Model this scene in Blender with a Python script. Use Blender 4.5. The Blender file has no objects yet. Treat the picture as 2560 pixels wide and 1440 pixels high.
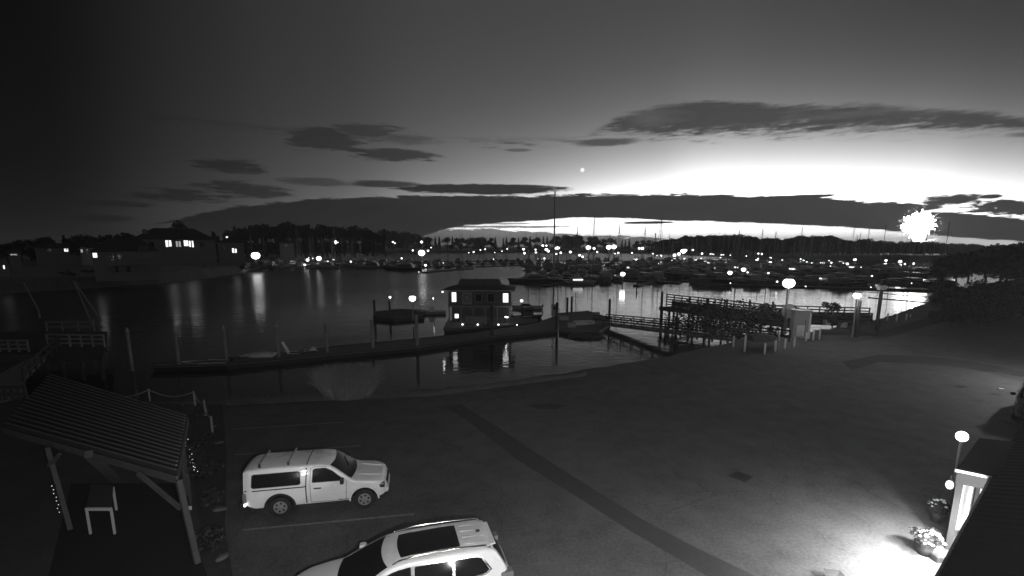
import bpy, math, random
from mathutils import Vector, Matrix
random.seed(7)
sc = bpy.context.scene
C = sc.collection
R = math.radians

# ------------------------------------------------------------------ camera
CAM_H, PITCH, FPX, HOR = 9.2, R(10.0), 1200.0, 826.6      # eye height, tilt down, focal length and optical centre in photo pixels
cam_d = bpy.data.cameras.new('camera'); cam = bpy.data.objects.new('camera', cam_d); C.objects.link(cam)
cam.location = (0, 0, CAM_H); cam.rotation_euler = (R(90) - PITCH, 0, 0)
cam_d.sensor_width = 36; cam_d.lens = 36 * FPX / 2560; cam_d.shift_y = (HOR - 720) / 2560
cam_d.clip_start = 0.1; cam_d.clip_end = 12000
sc.camera = cam
sc.view_settings.view_transform = 'Standard'; sc.view_settings.look = 'None'
sc.view_settings.exposure = 0; sc.view_settings.gamma = 1
HAZE = .00032
sc.cycles.volume_bounces = 0
sc.cycles.use_denoising = True
sc.cycles.max_bounces = 5; sc.cycles.diffuse_bounces = 2; sc.cycles.glossy_bounces = 3
sc.cycles.sample_clamp_indirect = 4.0; sc.cycles.sample_clamp_direct = 0
CP, SP = math.cos(PITCH), math.sin(PITCH)

def ray(px, py):
    """direction of a photo pixel: (sideways, ahead, up), not normalised"""
    v = (py - HOR) / FPX
    return Vector(((px - 1280) / FPX, CP - v * SP, -(SP + v * CP)))
def P(px, py, z=0.0):
    d = ray(px, py); t = (z - CAM_H) / d.z
    return Vector((d.x * t, d.y * t, z))
def at(px, py, dist):
    """the point on a pixel's ray at a distance ahead"""
    d = ray(px, py); t = dist / d.y
    return Vector((d.x * t, dist, CAM_H + d.z * t))
def azel(px, py):
    d = ray(px, py)
    return math.degrees(math.atan2(d.x, d.y)), math.degrees(math.atan2(d.z, math.hypot(d.x, d.y)))
def srgb(v):
    c = v / 255.0
    return c / 12.92 if c < 0.04045 else ((c + 0.055) / 1.055) ** 2.4

# ------------------------------------------------------------------ the dusk sky
world = bpy.data.worlds.new('World'); sc.world = world; world.use_nodes = True
NT = world.node_tree; NT.nodes.clear()
class NG:
    def __init__(s, nt): s.nt = nt
    def n(s, t, **k):
        o = s.nt.nodes.new(t)
        for a, b in k.items(): setattr(o, a, b)
        return o
    def m(s, op, a, b=None, c=None, clamp=False):
        o = s.n('ShaderNodeMath', operation=op, use_clamp=clamp)
        for i, v in enumerate((a, b, c)):
            if v is None: continue
            if isinstance(v, (int, float)): o.inputs[i].default_value = v
            else: s.nt.links.new(v, o.inputs[i])
        return o.outputs[0]
    def curve(s, x, pts, lo, hi, ylo, yhi):
        """a smooth curve through (x, y) points given in real units"""
        t = s.m('DIVIDE', s.m('SUBTRACT', x, lo), hi - lo, clamp=True)
        o = s.n('ShaderNodeFloatCurve'); cv = o.mapping.curves[0]
        P_ = sorted(((a - lo) / (hi - lo), (b - ylo) / (yhi - ylo)) for a, b in pts)
        if P_[0][0] > 0: P_ = [(0, P_[0][1])] + P_
        if P_[-1][0] < 1: P_ = P_ + [(1, P_[-1][1])]
        while len(cv.points) < len(P_): cv.points.new(0.5, 0.5)
        for q, (a, b) in zip(cv.points, P_): q.location = (a, min(1, max(0, b))); q.handle_type = 'AUTO_CLAMPED'
        o.mapping.update(); s.nt.links.new(t, o.inputs['Value'])
        return s.m('ADD', s.m('MULTIPLY', o.outputs[0], yhi - ylo), ylo)
    def smooth(s, x, a, b):
        o = s.n('ShaderNodeMapRange', interpolation_type='SMOOTHSTEP')
        s.nt.links.new(x, o.inputs[0]); o.inputs[1].default_value = a; o.inputs[2].default_value = b
        return o.outputs[0]
    def noise(s, vec, scale, detail=4, rough=0.55):
        o = s.n('ShaderNodeTexNoise'); o.inputs['Scale'].default_value = scale; o.inputs['Detail'].default_value = detail
        o.inputs['Roughness'].default_value = rough; s.nt.links.new(vec, o.inputs['Vector'])
        return s.m('SUBTRACT', o.outputs[0], 0.5)
W = NG(NT)
tc = W.n('ShaderNodeTexCoord'); sep = W.n('ShaderNodeSeparateXYZ'); NT.links.new(tc.outputs['Generated'], sep.inputs[0])
dx, dy, dz = sep.outputs
AZ = W.m('MULTIPLY', W.m('ARCTAN2', dx, dy), 180 / math.pi)
EL = W.m('MULTIPLY', W.m('ARCSINE', dz), 180 / math.pi)
ELP = W.m('MAXIMUM', EL, 0.0)
E = W.m('POWER', math.e, W.m('DIVIDE', ELP, -8.0))
bAZ = W.curve(AZ, [(-180, -4.4), (-90, -5.1), (-60, -6.2), (-50, -6.2), (-45, -6.0), (-41, -5.6), (-37, -4.78), (-30, -4.0), (-20, -3.5), (0, -3.16), (16, -3.2), (28, -3.45), (43, -3.95), (60, -4.2), (90, -4.3), (180, -4.4)], -180, 180, -6, -3)
kAZ = W.curve(AZ, [(-180, 1), (-90, .8), (-52, 1.2), (-40, 1.9), (-32, 2.1), (-20, 3.0), (-10, 4.6), (0, 6.2), (16, 9.0), (28, 10.5), (36, 10.3), (43, 9.0), (60, 6), (90, 3), (180, 1)], -180, 180, 0, 11)
lnL = W.m('ADD', bAZ, W.m('MULTIPLY', kAZ, E))
RAWL = W.m('POWER', math.e, W.m('MINIMUM', lnL, 3.0))
CAPL = W.m('MULTIPLY', 2.3, W.m('SUBTRACT', 1.0, W.m('POWER', math.e, W.m('DIVIDE', RAWL, -2.3))))
# clouds live in azimuth / elevation; noise stretched along the horizon
comb = W.n('ShaderNodeCombineXYZ'); NT.links.new(AZ, comb.inputs[0]); NT.links.new(W.m('MULTIPLY', EL, 5.0), comb.inputs[1])
comb2 = W.n('ShaderNodeCombineXYZ'); NT.links.new(AZ, comb2.inputs[0]); NT.links.new(W.m('MULTIPLY', EL, 9.0), comb2.inputs[1]); comb2.inputs[2].default_value = 7
nA = W.noise(comb.outputs[0], 0.11, 6); nB = W.noise(comb2.outputs[0], 0.33, 6, 0.62)
comb3 = W.n('ShaderNodeCombineXYZ'); NT.links.new(AZ, comb3.inputs[0]); NT.links.new(W.m('MULTIPLY', EL, 4.0), comb3.inputs[1]); comb3.inputs[2].default_value = 3
nC = W.noise(comb3.outputs[0], 1.1, 8, 0.68)
nB = W.m('ADD', nB, W.m('MULTIPLY', nC, .55))
LO, HI = -60.0, 60.0
def edge(pts):
    q = [azel(*p) for p in pts]
    return W.curve(AZ, q, LO, HI, -6, 30)
def band(up, dn, soft_u, soft_d, amp_u, amp_d, noise_=None):
    u = W.m('ADD', edge(up), W.m('MULTIPLY', noise_ or nB, amp_u)); d = W.m('ADD', edge(dn), W.m('MULTIPLY', noise_ or nB, amp_d))
    a = W.smooth(W.m('SUBTRACT', u, EL), -soft_u, soft_u); b = W.smooth(W.m('SUBTRACT', EL, d), -soft_d, soft_d)
    return W.m('MULTIPLY', a, b)
def blob(x0, x1, y0, y1, soft=0.6, amp=1.6, tilt=0.0, k=1.0):
    (a0, e0), (a1, e1) = azel(x0, (y0 + y1) / 2), azel(x1, (y0 + y1) / 2)
    ac, ra = (a0 + a1) / 2, abs(a1 - a0) / 2
    ec = azel((x0 + x1) / 2, (y0 + y1) / 2)[1]; re = abs(azel((x0 + x1) / 2, y0)[1] - azel((x0 + x1) / 2, y1)[1]) / 2
    A = W.m('SUBTRACT', AZ, ac); B = W.m('SUBTRACT', W.m('SUBTRACT', EL, ec), W.m('MULTIPLY', A, tilt))
    r = W.m('ADD', W.m('POWER', W.m('DIVIDE', A, ra), 2.0), W.m('POWER', W.m('DIVIDE', B, re), 2.0))
    r = W.m('ADD', r, W.m('MULTIPLY', W.m('ADD', nA, nB), -amp))
    return W.m('MULTIPLY', W.smooth(W.m('SUBTRACT', 1.0, r), -soft, soft), k)
def union(*ms):
    o = ms[0]
    for q in ms[1:]: o = W.m('MAXIMUM', o, q)
    return o
main = band([(380, 560), (420, 551), (560, 522), (720, 503), (900, 493), (1100, 490), (1280, 488), (1500, 487), (1800, 487), (1900, 492), (2030, 489), (2150, 505), (2300, 524), (2450, 538), (2560, 550), (2700, 565)],
            [(300, 557), (380, 562), (430, 556), (480, 590), (560, 640), (900, 660), (980, 625), (1050, 594), (1100, 576), (1160, 565), (1240, 557), (1340, 552), (1450, 545), (1700, 551), (2000, 563), (2200, 575), (2380, 592), (2560, 603), (2700, 612)], 0.10, 0.08, 1.3, 0.5)
low = band([(900, 600), (1000, 584), (1100, 572), (1200, 572), (1300, 577), (1450, 588), (1640, 600), (1700, 625), (2400, 628), (2500, 612), (2600, 600)], [(1000, 800), (2600, 800)], 0.08, 0.5, 1.6, 0.0)
top = band([(1440, 345), (1500, 320), (1560, 290), (1640, 270), (1740, 255), (1850, 258), (1960, 266), (2150, 264), (2350, 274), (2560, 298), (2700, 320)],
           [(1440, 343), (1500, 324), (1580, 334), (1750, 336), (1900, 329), (2100, 324), (2300, 320), (2450, 320), (2560, 334), (2700, 350)], 0.35, 0.8, 1.3, 4.2)
top = W.m('MULTIPLY', top, W.m('ADD', 1.0, W.m('MULTIPLY', nA, 1.5)), clamp=True)
bl = union(blob(1440, 1600, 345, 365, k=.8), blob(740, 900, 325, 382, amp=4.5, soft=.5, k=.8), blob(850, 1010, 304, 342, amp=5, soft=.6, k=.7), blob(950, 1070, 330, 360, amp=5, soft=.6, k=.45), blob(860, 1090, 373, 403, k=.85, amp=3.5, soft=.4), blob(475, 670, 398, 432, k=.8, amp=3.5, soft=.45), blob(1120, 1400, 564, 570, amp=4, soft=.3, k=.8), blob(1180, 1330, 557, 561, amp=4, soft=.3, k=.7),
           blob(360, 560, 470, 508, amp=4.5, k=.75), blob(500, 710, 455, 492, amp=4.5, k=.8), blob(870, 1050, 451, 468, k=.9), blob(1000, 1420, 460, 487, soft=.3), blob(1260, 1325, 371, 380, k=.6), blob(700, 880, 445, 465, amp=2.5, k=.6),
           blob(200, 380, 502, 516, k=.7), blob(200, 330, 536, 556, k=.7), blob(1470, 1600, 485, 492, k=.8),
           blob(2290, 2480, 486, 512, amp=2.6, soft=.3), blob(2380, 2620, 500, 540, amp=5.0, soft=.25, tilt=-.05), blob(2440, 2510, 486, 498, soft=.3), blob(1560, 1680, 553, 560, soft=.2), blob(1880, 2100, 488, 497, amp=2.4, soft=.3), blob(2120, 2360, 505, 530, amp=4, soft=.3, tilt=-.1))
cl = W.curve(AZ, [(-60, srgb(14)), (-43, srgb(20)), (-34, srgb(28)), (-20, srgb(40)), (0, srgb(52)), (20, srgb(60)), (35, srgb(62)), (47, srgb(60)), (60, srgb(50))], LO, HI, 0, .12)
cl = W.m('MULTIPLY', cl, W.m('ADD', 1.0, W.m('MULTIPLY', nA, 0.45)))
clt = W.m('ADD', cl, W.m('MULTIPLY', CAPL, 0.07))          # the high cloud is thinner: some sky glows through
def mix(a, b, f):
    return W.m('ADD', W.m('MULTIPLY', a, W.m('SUBTRACT', 1.0, f)), W.m('MULTIPLY', b, f))
L = mix(CAPL, clt, top); L = mix(L, cl, bl); L = mix(L, cl, main); L = mix(L, W.m('MULTIPLY', cl, 1.25), W.m('MULTIPLY', low, .85))
ccol = W.n('ShaderNodeCombineColor')
for i in range(3): NT.links.new(L, ccol.inputs[i])
bg = W.n('ShaderNodeBackground'); NT.links.new(ccol.outputs[0], bg.inputs[0]); bg.inputs[1].default_value = 1.0
wo = W.n('ShaderNodeOutputWorld'); NT.links.new(bg.outputs[0], wo.inputs[0])
world.cycles.sampling_method = 'MANUAL'; world.cycles.sample_map_resolution = 1024

# ------------------------------------------------------------------ materials (the camera sees in infra-red grey, so everything is neutral)
MATS = {}
def mat(name, v, rough=0.7, var=0.0, scale=3.0, metal=0.0, bump=0.0, bscale=30.0, ior=1.45, coat=0.0, trans=0.0, detail=5):
    if name in MATS: return MATS[name]
    m = bpy.data.materials.new(name); m.use_nodes = True; nt = m.node_tree; b = nt.nodes['Principled BSDF']
    b.inputs['Base Color'].default_value = (v, v, v, 1); b.inputs['Roughness'].default_value = rough
    b.inputs['Metallic'].default_value = metal; b.inputs['IOR'].default_value = ior; b.inputs['Coat Weight'].default_value = coat
    b.inputs['Transmission Weight'].default_value = trans
    g = NG(nt)
    if var or bump: t = g.n('ShaderNodeTexCoord').outputs['Object']
    if var:
        n1 = g.noise(t, scale, detail, .6); n2 = g.noise(t, scale * 7.3, 4, .6)
        f = g.m('ADD', 1.0, g.m('MULTIPLY', g.m('ADD', n1, g.m('MULTIPLY', n2, .6)), var * 2.4))
        f = g.m('MULTIPLY', g.m('MAXIMUM', f, .15), v)
        c = g.n('ShaderNodeCombineColor')
        for i in range(3): nt.links.new(f, c.inputs[i])
        nt.links.new(c.outputs[0], b.inputs['Base Color'])
        nt.links.new(g.m('ADD', rough, g.m('MULTIPLY', n1, .25), clamp=True), b.inputs['Roughness'])
    if bump:
        bn = g.n('ShaderNodeBump'); bn.inputs['Strength'].default_value = bump; bn.inputs['Distance'].default_value = .02
        nt.links.new(g.noise(t, bscale, 5, .65), bn.inputs['Height']); nt.links.new(bn.outputs[0], b.inputs['Normal'])
    MATS[name] = m
    return m
def emit(name, s, sampled=False):
    if name in MATS: return MATS[name]
    m = bpy.data.materials.new(name); m.use_nodes = True; nt = m.node_tree; nt.nodes.clear(); g = NG(nt)
    e = g.n('ShaderNodeEmission'); e.inputs[1].default_value = s; o = g.n('ShaderNodeOutputMaterial'); nt.links.new(e.outputs[0], o.inputs[0])
    m.cycles.emission_sampling = 'AUTO' if sampled else 'NONE'
    MATS[name] = m
    return m
paint = mat('white_car_paint', .78, .28, .04, 1.2, coat=.6)
glass = mat('dark_glass', .012, .06, ior=1.5)
blackp = mat('black_plastic', .02, .5)
rubber = mat('tyre_rubber', .018, .85, .2, 8)
alloy = mat('alloy', .45, .35, .1, 6, metal=.7)
chrome = mat('chrome', .7, .15, metal=1)
wood = mat('weathered_wood', .26, .85, .35, 1.5, bump=.4, bscale=18)
wood_pale = mat('pale_timber', .42, .8, .25, 1.5, bump=.3, bscale=18)
wood_dark = mat('tarred_wood', .045, .85, .4, 1.2, bump=.5, bscale=12)
post_paint = mat('painted_post', .36, .65, .3, 3)
roofm = mat('dark_sheet_metal', .13, .45, .15, 2, metal=.3)
asph = None
white = mat('white_paint', .8, .5, .15, 1.5)
gel = mat('white_gelcoat', .38, .35, .15, .8)
gelg = mat('grey_gelcoat', .16, .4, .2, .8)
gelb = mat('dark_gelcoat', .04, .3, .2, .8)
alum = mat('mast_aluminium', .3, .4, metal=.5)
stone = mat('pale_stone', .1, .9, .4, 4, bump=.6, bscale=14)
wall_white = mat('white_wall_panel', .75, .7, .06, 2)
siding = mat('grey_siding', .42, .8, .15, 1)
shingle = mat('dark_shingle', .07, .9, .4, 3, bump=.5, bscale=20)
leafd = mat('dark_foliage', .028, .8, .5, .6)
leafl = mat('pale_grass_blades', .18, .8, .5, 2)
barkm = mat('bark', .06, .9, .3, 3)
canvas = mat('boat_canvas', .07, .85, .2, 2)
plank_m = mat('deck_timber', .17, .85, .4, .8, bump=.3, bscale=10)
lamp_hot = emit('lamp_glow', 5.5)
lamp_mid = emit('small_lamp_glow', 5.0)
lamp_dim = emit('dim_lamp_glow', .9)
win_hot = emit('lit_window_glow', 1.5, True)
win_dim = emit('dim_window_glow', .35)

# ------------------------------------------------------------------ mesh helpers
class MB:
    def __init__(s, o=(0, 0, 0)): s.v, s.f, s.o = [], [], Vector(o)
    def add(s, vs, fs):
        k = len(s.v); s.v += [Vector(q) - s.o for q in vs]; s.f += [tuple(i + k for i in f) for f in fs]; return s
    def box(s, x0, x1, y0, y1, z0, z1):
        return s.add([(x0, y0, z0), (x1, y0, z0), (x1, y1, z0), (x0, y1, z0), (x0, y0, z1), (x1, y0, z1), (x1, y1, z1), (x0, y1, z1)],
                     [(3, 2, 1, 0), (4, 5, 6, 7), (0, 1, 5, 4), (1, 2, 6, 5), (2, 3, 7, 6), (3, 0, 4, 7)])
    def bar(s, a, b, w, h=None, up=(0, 0, 1)):
        """a rectangular bar from a to b"""
        a, b = Vector(a), Vector(b); h = h or w; d = (b - a).normalized(); u = Vector(up)
        if abs(d.dot(u)) > .98: u = Vector((0, 1, 0))
        r = d.cross(u).normalized() * w / 2; t = r.cross(d).normalized() * h / 2
        vs = [p + i * r + j * t for p in (a, b) for i, j in ((-1, -1), (1, -1), (1, 1), (-1, 1))]
        return s.add(vs, [(0, 1, 2, 3), (7, 6, 5, 4), (0, 4, 5, 1), (1, 5, 6, 2), (2, 6, 7, 3), (3, 7, 4, 0)])
    def tube(s, pts, r, n=8, r2=None, caps=True):
        pts = [Vector(p) for p in pts]; k = len(s.v); m = len(pts)
        for i, p in enumerate(pts):
            d = (pts[min(i + 1, m - 1)] - pts[max(i - 1, 0)]).normalized()
            u = Vector((0, 0, 1)) if abs(d.z) < .9 else Vector((0, 1, 0))
            a = d.cross(u).normalized(); b = d.cross(a); rr = r if r2 is None else r + (r2 - r) * i / (m - 1)
            for j in range(n):
                t = 2 * math.pi * j / n; s.v.append(p + rr * (math.cos(t) * a + math.sin(t) * b) - s.o)
        for i in range(m - 1):
            for j in range(n):
                q = (j + 1) % n; s.f.append((k + i * n + j, k + i * n + q, k + i * n + n + q, k + i * n + n + j))
        if caps: s.f.append(tuple(k + j for j in range(n))[::-1]); s.f.append(tuple(k + (m - 1) * n + j for j in range(n)))
        return s
    def ball(s, c, r, n=10, m=6, sz=1.0):
        c = Vector(c); k = len(s.v)
        for i in range(m + 1):
            t = math.pi * i / m
            for j in range(n):
                p = 2 * math.pi * j / n; s.v.append(c + Vector((r * math.sin(t) * math.cos(p), r * math.sin(t) * math.sin(p), r * sz * math.cos(t))) - s.o)
        for i in range(m):
            for j in range(n): q = (j + 1) % n; s.f.append((k + i * n + j, k + (i + 1) * n + j, k + (i + 1) * n + q, k + i * n + q))
        return s
    def poly(s, pts, th=None, d=(0, 0, -1)):
        """a flat polygon, or a slab of thickness th along d"""
        pts = [Vector(p) for p in pts]; n = len(pts)
        if not th: return s.add(pts, [tuple(range(n))])
        e = Vector(d) * th
        return s.add(pts + [p + e for p in pts], [tuple(range(n)), tuple(range(2 * n - 1, n - 1, -1))] + [(i, i + n, (i + 1) % n + n, (i + 1) % n) for i in range(n)])
    def build(s, name, m, parent=None, smooth=False, bevel=0.0, loc=None, mesh_only=False):
        me = bpy.data.meshes.new(name); me.from_pydata([tuple(q) for q in s.v], [], s.f); me.materials.append(m); me.validate(); me.update()
        if smooth: me.polygons.foreach_set('use_smooth', [True] * len(me.polygons))
        o = bpy.data.objects.new(name, me); C.objects.link(o)
        if parent is not None: o.parent = parent
        if loc is not None: o.location = loc
        if bevel:
            b = o.modifiers.new('bevel', 'BEVEL'); b.width = bevel; b.segments = 2; b.limit_method = 'ANGLE'
        return o
def tag(o, label, cat, group=None, kind=None):
    o['label'] = label; o['category'] = cat
    if group: o['group'] = group
    if kind: o['kind'] = kind
    return o
def thing(name, label, cat, loc=(0, 0, 0), rz=0.0, group=None):
    o = bpy.data.objects.new(name, None); C.objects.link(o); o.location = loc; o.rotation_euler = (0, 0, rz); o.empty_display_size = .3
    return tag(o, label, cat, group)
def struct(o): o['kind'] = 'structure'; return o
def stuff(o, label=None, cat=None):
    o['kind'] = 'stuff'
    if label: o['label'] = label; o['category'] = cat
    return o
KIDS = {}
def reg(root):
    """remember a thing's parts (and theirs) so that it can be copied"""
    KIDS[root.name] = [(c, list(c.children)) for c in root.children]
    return root
def dup(root, loc, rz=0.0, scale=1.0, label=None, group=None):
    r = root.copy(); C.objects.link(r); r.location = loc; r.rotation_euler = (0, 0, rz)
    r.scale = (scale,) * 3 if isinstance(scale, (int, float)) else scale
    if label: r['label'] = label
    if group: r['group'] = group
    elif 'group' in r: del r['group']
    for c, gs in KIDS.get(root.name, []):
        k = c.copy(); C.objects.link(k); k.parent = r
        for g in gs: q = g.copy(); C.objects.link(q); q.parent = k
    return r
def light(name, loc, watts, radius=.1, kind='POINT', parent=None, rot=None, spot=None, blend=.5):
    l = bpy.data.lights.new(name, kind); l.energy = watts; l.shadow_soft_size = radius; o = bpy.data.objects.new(name, l); C.objects.link(o); o.location = loc
    if kind == 'SPOT': l.spot_size = spot; l.spot_blend = blend
    if rot is not None: o.rotation_euler = rot
    if parent is not None: o.parent = parent
    return o
# ------------------------------------------------------------------ water, land
WZ = -2.6
wm = bpy.data.materials.new('harbour_water'); wm.use_nodes = True; nt = wm.node_tree; b = nt.nodes['Principled BSDF']; g = NG(nt)
b.inputs['Base Color'].default_value = (.006,) * 3 + (1,); b.inputs['Roughness'].default_value = .03; b.inputs['IOR'].default_value = 1.34
tcw = g.n('ShaderNodeTexCoord').outputs['Object']
mp = g.n('ShaderNodeMapping'); mp.inputs['Scale'].default_value = (.55, 1.0, 1); nt.links.new(tcw, mp.inputs[0])
h = g.m('ADD', g.noise(mp.outputs[0], 1.6, 3, .5), g.m('MULTIPLY', g.noise(mp.outputs[0], .22, 3, .5), 2.2))
sx = g.n('ShaderNodeSeparateXYZ'); nt.links.new(tcw, sx.inputs[0])
calm = g.smooth(g.m('ADD', g.m('MULTIPLY', g.noise(tcw, .018, 3, .5), 90), g.m('SUBTRACT', g.m('MULTIPLY', sx.outputs[1], .6), g.m('MULTIPLY', sx.outputs[0], 1.0))), 55, 130)
bn = g.n('ShaderNodeBump'); bn.inputs['Distance'].default_value = .05; nt.links.new(g.m('MULTIPLY', h, g.m('ADD', 1.0, g.m('MULTIPLY', calm, 1.3))), bn.inputs['Height']); bn.inputs['Strength'].default_value = .42
nt.links.new(bn.outputs[0], b.inputs['Normal']); nt.links.new(g.m('ADD', .045, g.m('MULTIPLY', calm, .2)), b.inputs['Roughness'])
struct(MB().poly([(-3500, -40, WZ), (3500, -40, WZ), (3500, 4200, WZ), (-3500, 4200, WZ)]).build('water', wm))
struct(MB().poly([(-3500, -60, -9), (3500, -60, -9), (3500, 4200, -9), (-3500, 4200, -9)]).build('seabed', mat('mud', .05, .9, .3, .05)))

# asphalt yard: tone patches, fine aggregate, cracks and oil spots
am = bpy.data.materials.new('asphalt'); am.use_nodes = True; nt = am.node_tree; b = nt.nodes['Principled BSDF']; g = NG(nt)
to = g.n('ShaderNodeTexCoord').outputs['Object']
big = g.noise(to, .07, 4, .6); mid = g.noise(to, .9, 5, .6); fine = g.noise(to, 9, 4, .85)
vo = g.n('ShaderNodeTexVoronoi', feature='DISTANCE_TO_EDGE'); vo.inputs['Scale'].default_value = .16
wv = g.n('ShaderNodeVectorMath', operation='ADD'); nn = g.n('ShaderNodeTexNoise'); nn.inputs['Scale'].default_value = .6; nn.inputs['Detail'].default_value = 5
nt.links.new(to, nn.inputs['Vector']); nt.links.new(to, wv.inputs[0]); nt.links.new(nn.outputs['Color'], wv.inputs[1]); nt.links.new(wv.outputs[0], vo.inputs['Vector'])
crack = g.smooth(vo.outputs['Distance'], .0005, .005)
v = g.m('MULTIPLY', g.m('ADD', 1.0, g.m('ADD', g.m('MULTIPLY', big, 1.5), g.m('ADD', g.m('MULTIPLY', mid, 1.15), g.m('MULTIPLY', fine, 2.0)))), .086)
v = g.m('MULTIPLY', v, g.m('ADD', .72, g.m('MULTIPLY', crack, .28)))
spots = g.smooth(g.noise(to, .55, 3, .5), .13, .24); v = g.m('MULTIPLY', v, g.m('SUBTRACT', 1.0, g.m('MULTIPLY', spots, .35)))
v = g.m('MAXIMUM', v, .01)
c = g.n('ShaderNodeCombineColor')
for i in range(3): nt.links.new(v, c.inputs[i])
nt.links.new(c.outputs[0], b.inputs['Base Color']); b.inputs['Roughness'].default_value = .82
bn = g.n('ShaderNodeBump'); bn.inputs['Distance'].default_value = .01; bn.inputs['Strength'].default_value = .6
nt.links.new(g.m('ADD', fine, g.m('MULTIPLY', mid, .5)), bn.inputs['Height']); nt.links.new(bn.outputs[0], b.inputs['Normal'])
asph = am

shore_px = [(-900, 965), (-300, 975), (0, 985), (300, 1003), (560, 1002), (700, 995), (820, 988), (935, 980), (1090, 972), (1240, 958), (1400, 933), (1520, 915), (1640, 897),
            (1760, 870), (1850, 851), (1960, 839), (2060, 824), (2150, 809), (2200, 797), (2260, 778), (2320, 757), (2338, 742)]
shore = [P(*q) for q in shore_px] + [Vector((112, 116, 0)), Vector((165, 150, 0)), Vector((240, 210, 0)), Vector((400, 300, 0)), Vector((600, 420, 0)), Vector((1400, 700, 0))]
def subdiv(pl, step, jit):
    out = []
    for a, b_ in zip(pl, pl[1:]):
        n = max(1, int((b_ - a).length / step)); n = min(n, 40)
        for i in range(n):
            p = a.lerp(b_, i / n)
            out.append(p + Vector((random.uniform(-jit, jit), random.uniform(-jit, jit), 0)))
    return out + [pl[-1]]
shore = subdiv(shore, 1.2, .22)
mb = MB(); n = len(shore)
vs = list(shore) + [Vector((p.x if i else -80, -40 + p.x * 0, 0)) for i, p in enumerate(shore)]
# yard sheet: strips from the shore to the near side, each quad carries down to y = -40
lo = [Vector((-60 + (1500 + 60) * i / (n - 1), -40, 0)) for i in range(n)]
mb.add(list(shore) + lo, [(i, n + i, n + i + 1, i + 1) for i in range(n - 1)])
struct(mb.build('yard_ground', asph))
mb = MB(); rows = []
for k, (off, z) in enumerate([(0, 0), (.25, -.3), (.55, -1.2), (.9, -2.3), (1.5, -4.5)]):
    row = []
    for i, p in enumerate(shore):
        a, b_ = shore[max(0, i - 2)], shore[min(n - 1, i + 2)]; t = (b_ - a).normalized(); nrm = Vector((-t.y, t.x, 0))
        row.append(p + nrm * off + Vector((0, 0, z + (random.uniform(-.15, .15) if k > 1 else 0))))
    rows.append(row)
mb.add([q for r_ in rows for q in r_], [(k * n + i, k * n + i + 1, (k + 1) * n + i + 1, (k + 1) * n + i) for k in range(4) for i in range(n - 1)])
struct(mb.build('bank', mat('bank_rubble', .07, .95, .6, 1.2, bump=.8, bscale=4)))

# verge: a strip of short dry grass along the edge of the yard, and the gravel yard on the left
def strip(name, pts_a, pts_b, z, m):
    A = [P(*q, 0) for q in pts_a]; B = [P(*q, 0) for q in pts_b]; m_ = MB(); k = len(A)
    for q in A + B: q.z = z
    return struct(m_.add(A + B, [(i, i + 1, k + i + 1, k + i) for i in range(k - 1)]).build(name, m))
strip('verge', [(566, 1004), (700, 998), (820, 991), (935, 983), (1090, 975), (1240, 961), (1400, 936), (1520, 918)], [(566, 1017), (700, 1012), (820, 1004), (935, 995), (1090, 985), (1240, 970), (1400, 940), (1520, 918.5)], .008, mat('verge_soil', .05, .95, .5, 1.2, bump=.6, bscale=9))
gravel = mat('gravel_ground', .055, .95, .5, .6, bump=.8, bscale=16)
strip('gravel_yard', [(-900, 972), (-300, 982), (0, 992), (300, 1009), (520, 1009)], [(-3000, 1600), (-1500, 1600), (-900, 1600), (-300, 1600), (580, 1600)], .006, gravel)
strip('planting_bed', [(488, 1012), (474, 1120), (484, 1220), (500, 1320), (515, 1460)], [(556, 1012), (566, 1120), (566, 1220), (562, 1320), (585, 1460)], .012, mat('bed_soil', .04, .95, .6, 2.5, bump=1.0, bscale=12))
# long trench repair in the asphalt
strip('trench_patch', [(1110, 1018), (1160, 1046), (1200, 1076), (1286, 1145), (1458, 1252), (1565, 1321), (1700, 1400), (1790, 1455)],
      [(1150, 1010), (1200, 1040), (1243, 1067), (1372, 1153), (1608, 1300), (1737, 1368), (1888, 1440), (1925, 1460)], .004, mat('newer_asphalt', .048, .85, .35, 1.0, bump=.5, bscale=60))
strip('shade_band', [(2105, 905), (2200, 886), (2330, 893), (2440, 905), (2560, 930)], [(2130, 925), (2200, 905), (2330, 911), (2440, 925), (2560, 955)], .004, mat('shade_and_stain_asphalt', .05, .9, .5, .7, bump=.5, bscale=60))  # darker colour paints the shade of the trees across the lamplit yard
strip('gravel_path', [(2090, 845), (2200, 828), (2300, 800), (2400, 772)], [(2130, 856), (2225, 842), (2330, 812), (2430, 783)], .004, mat('path_asphalt', .05, .9, .4, .7))
# painted bay lines
linem = mat('worn_line_paint', .2, .8, .55, 5)
for i, (a, b_) in enumerate([((578, 1073), (865, 1055)), ((588, 1137), (902, 1114)), ((608, 1325), (1036, 1285)), ((640, 1520), (1120, 1475))]):
    A, B = P(*a, .006), P(*b_, .006); d = (B - A).normalized(); r_ = Vector((-d.y, d.x, 0)) * .05
    m_ = MB(); N = 14
    for k in range(N):
        p0, p1 = A.lerp(B, k / N), A.lerp(B, (k + 1) / N); m_.poly([p0 - r_, p1 - r_, p1 + r_, p0 + r_])
    struct(m_.build('bay_line', linem))
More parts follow.
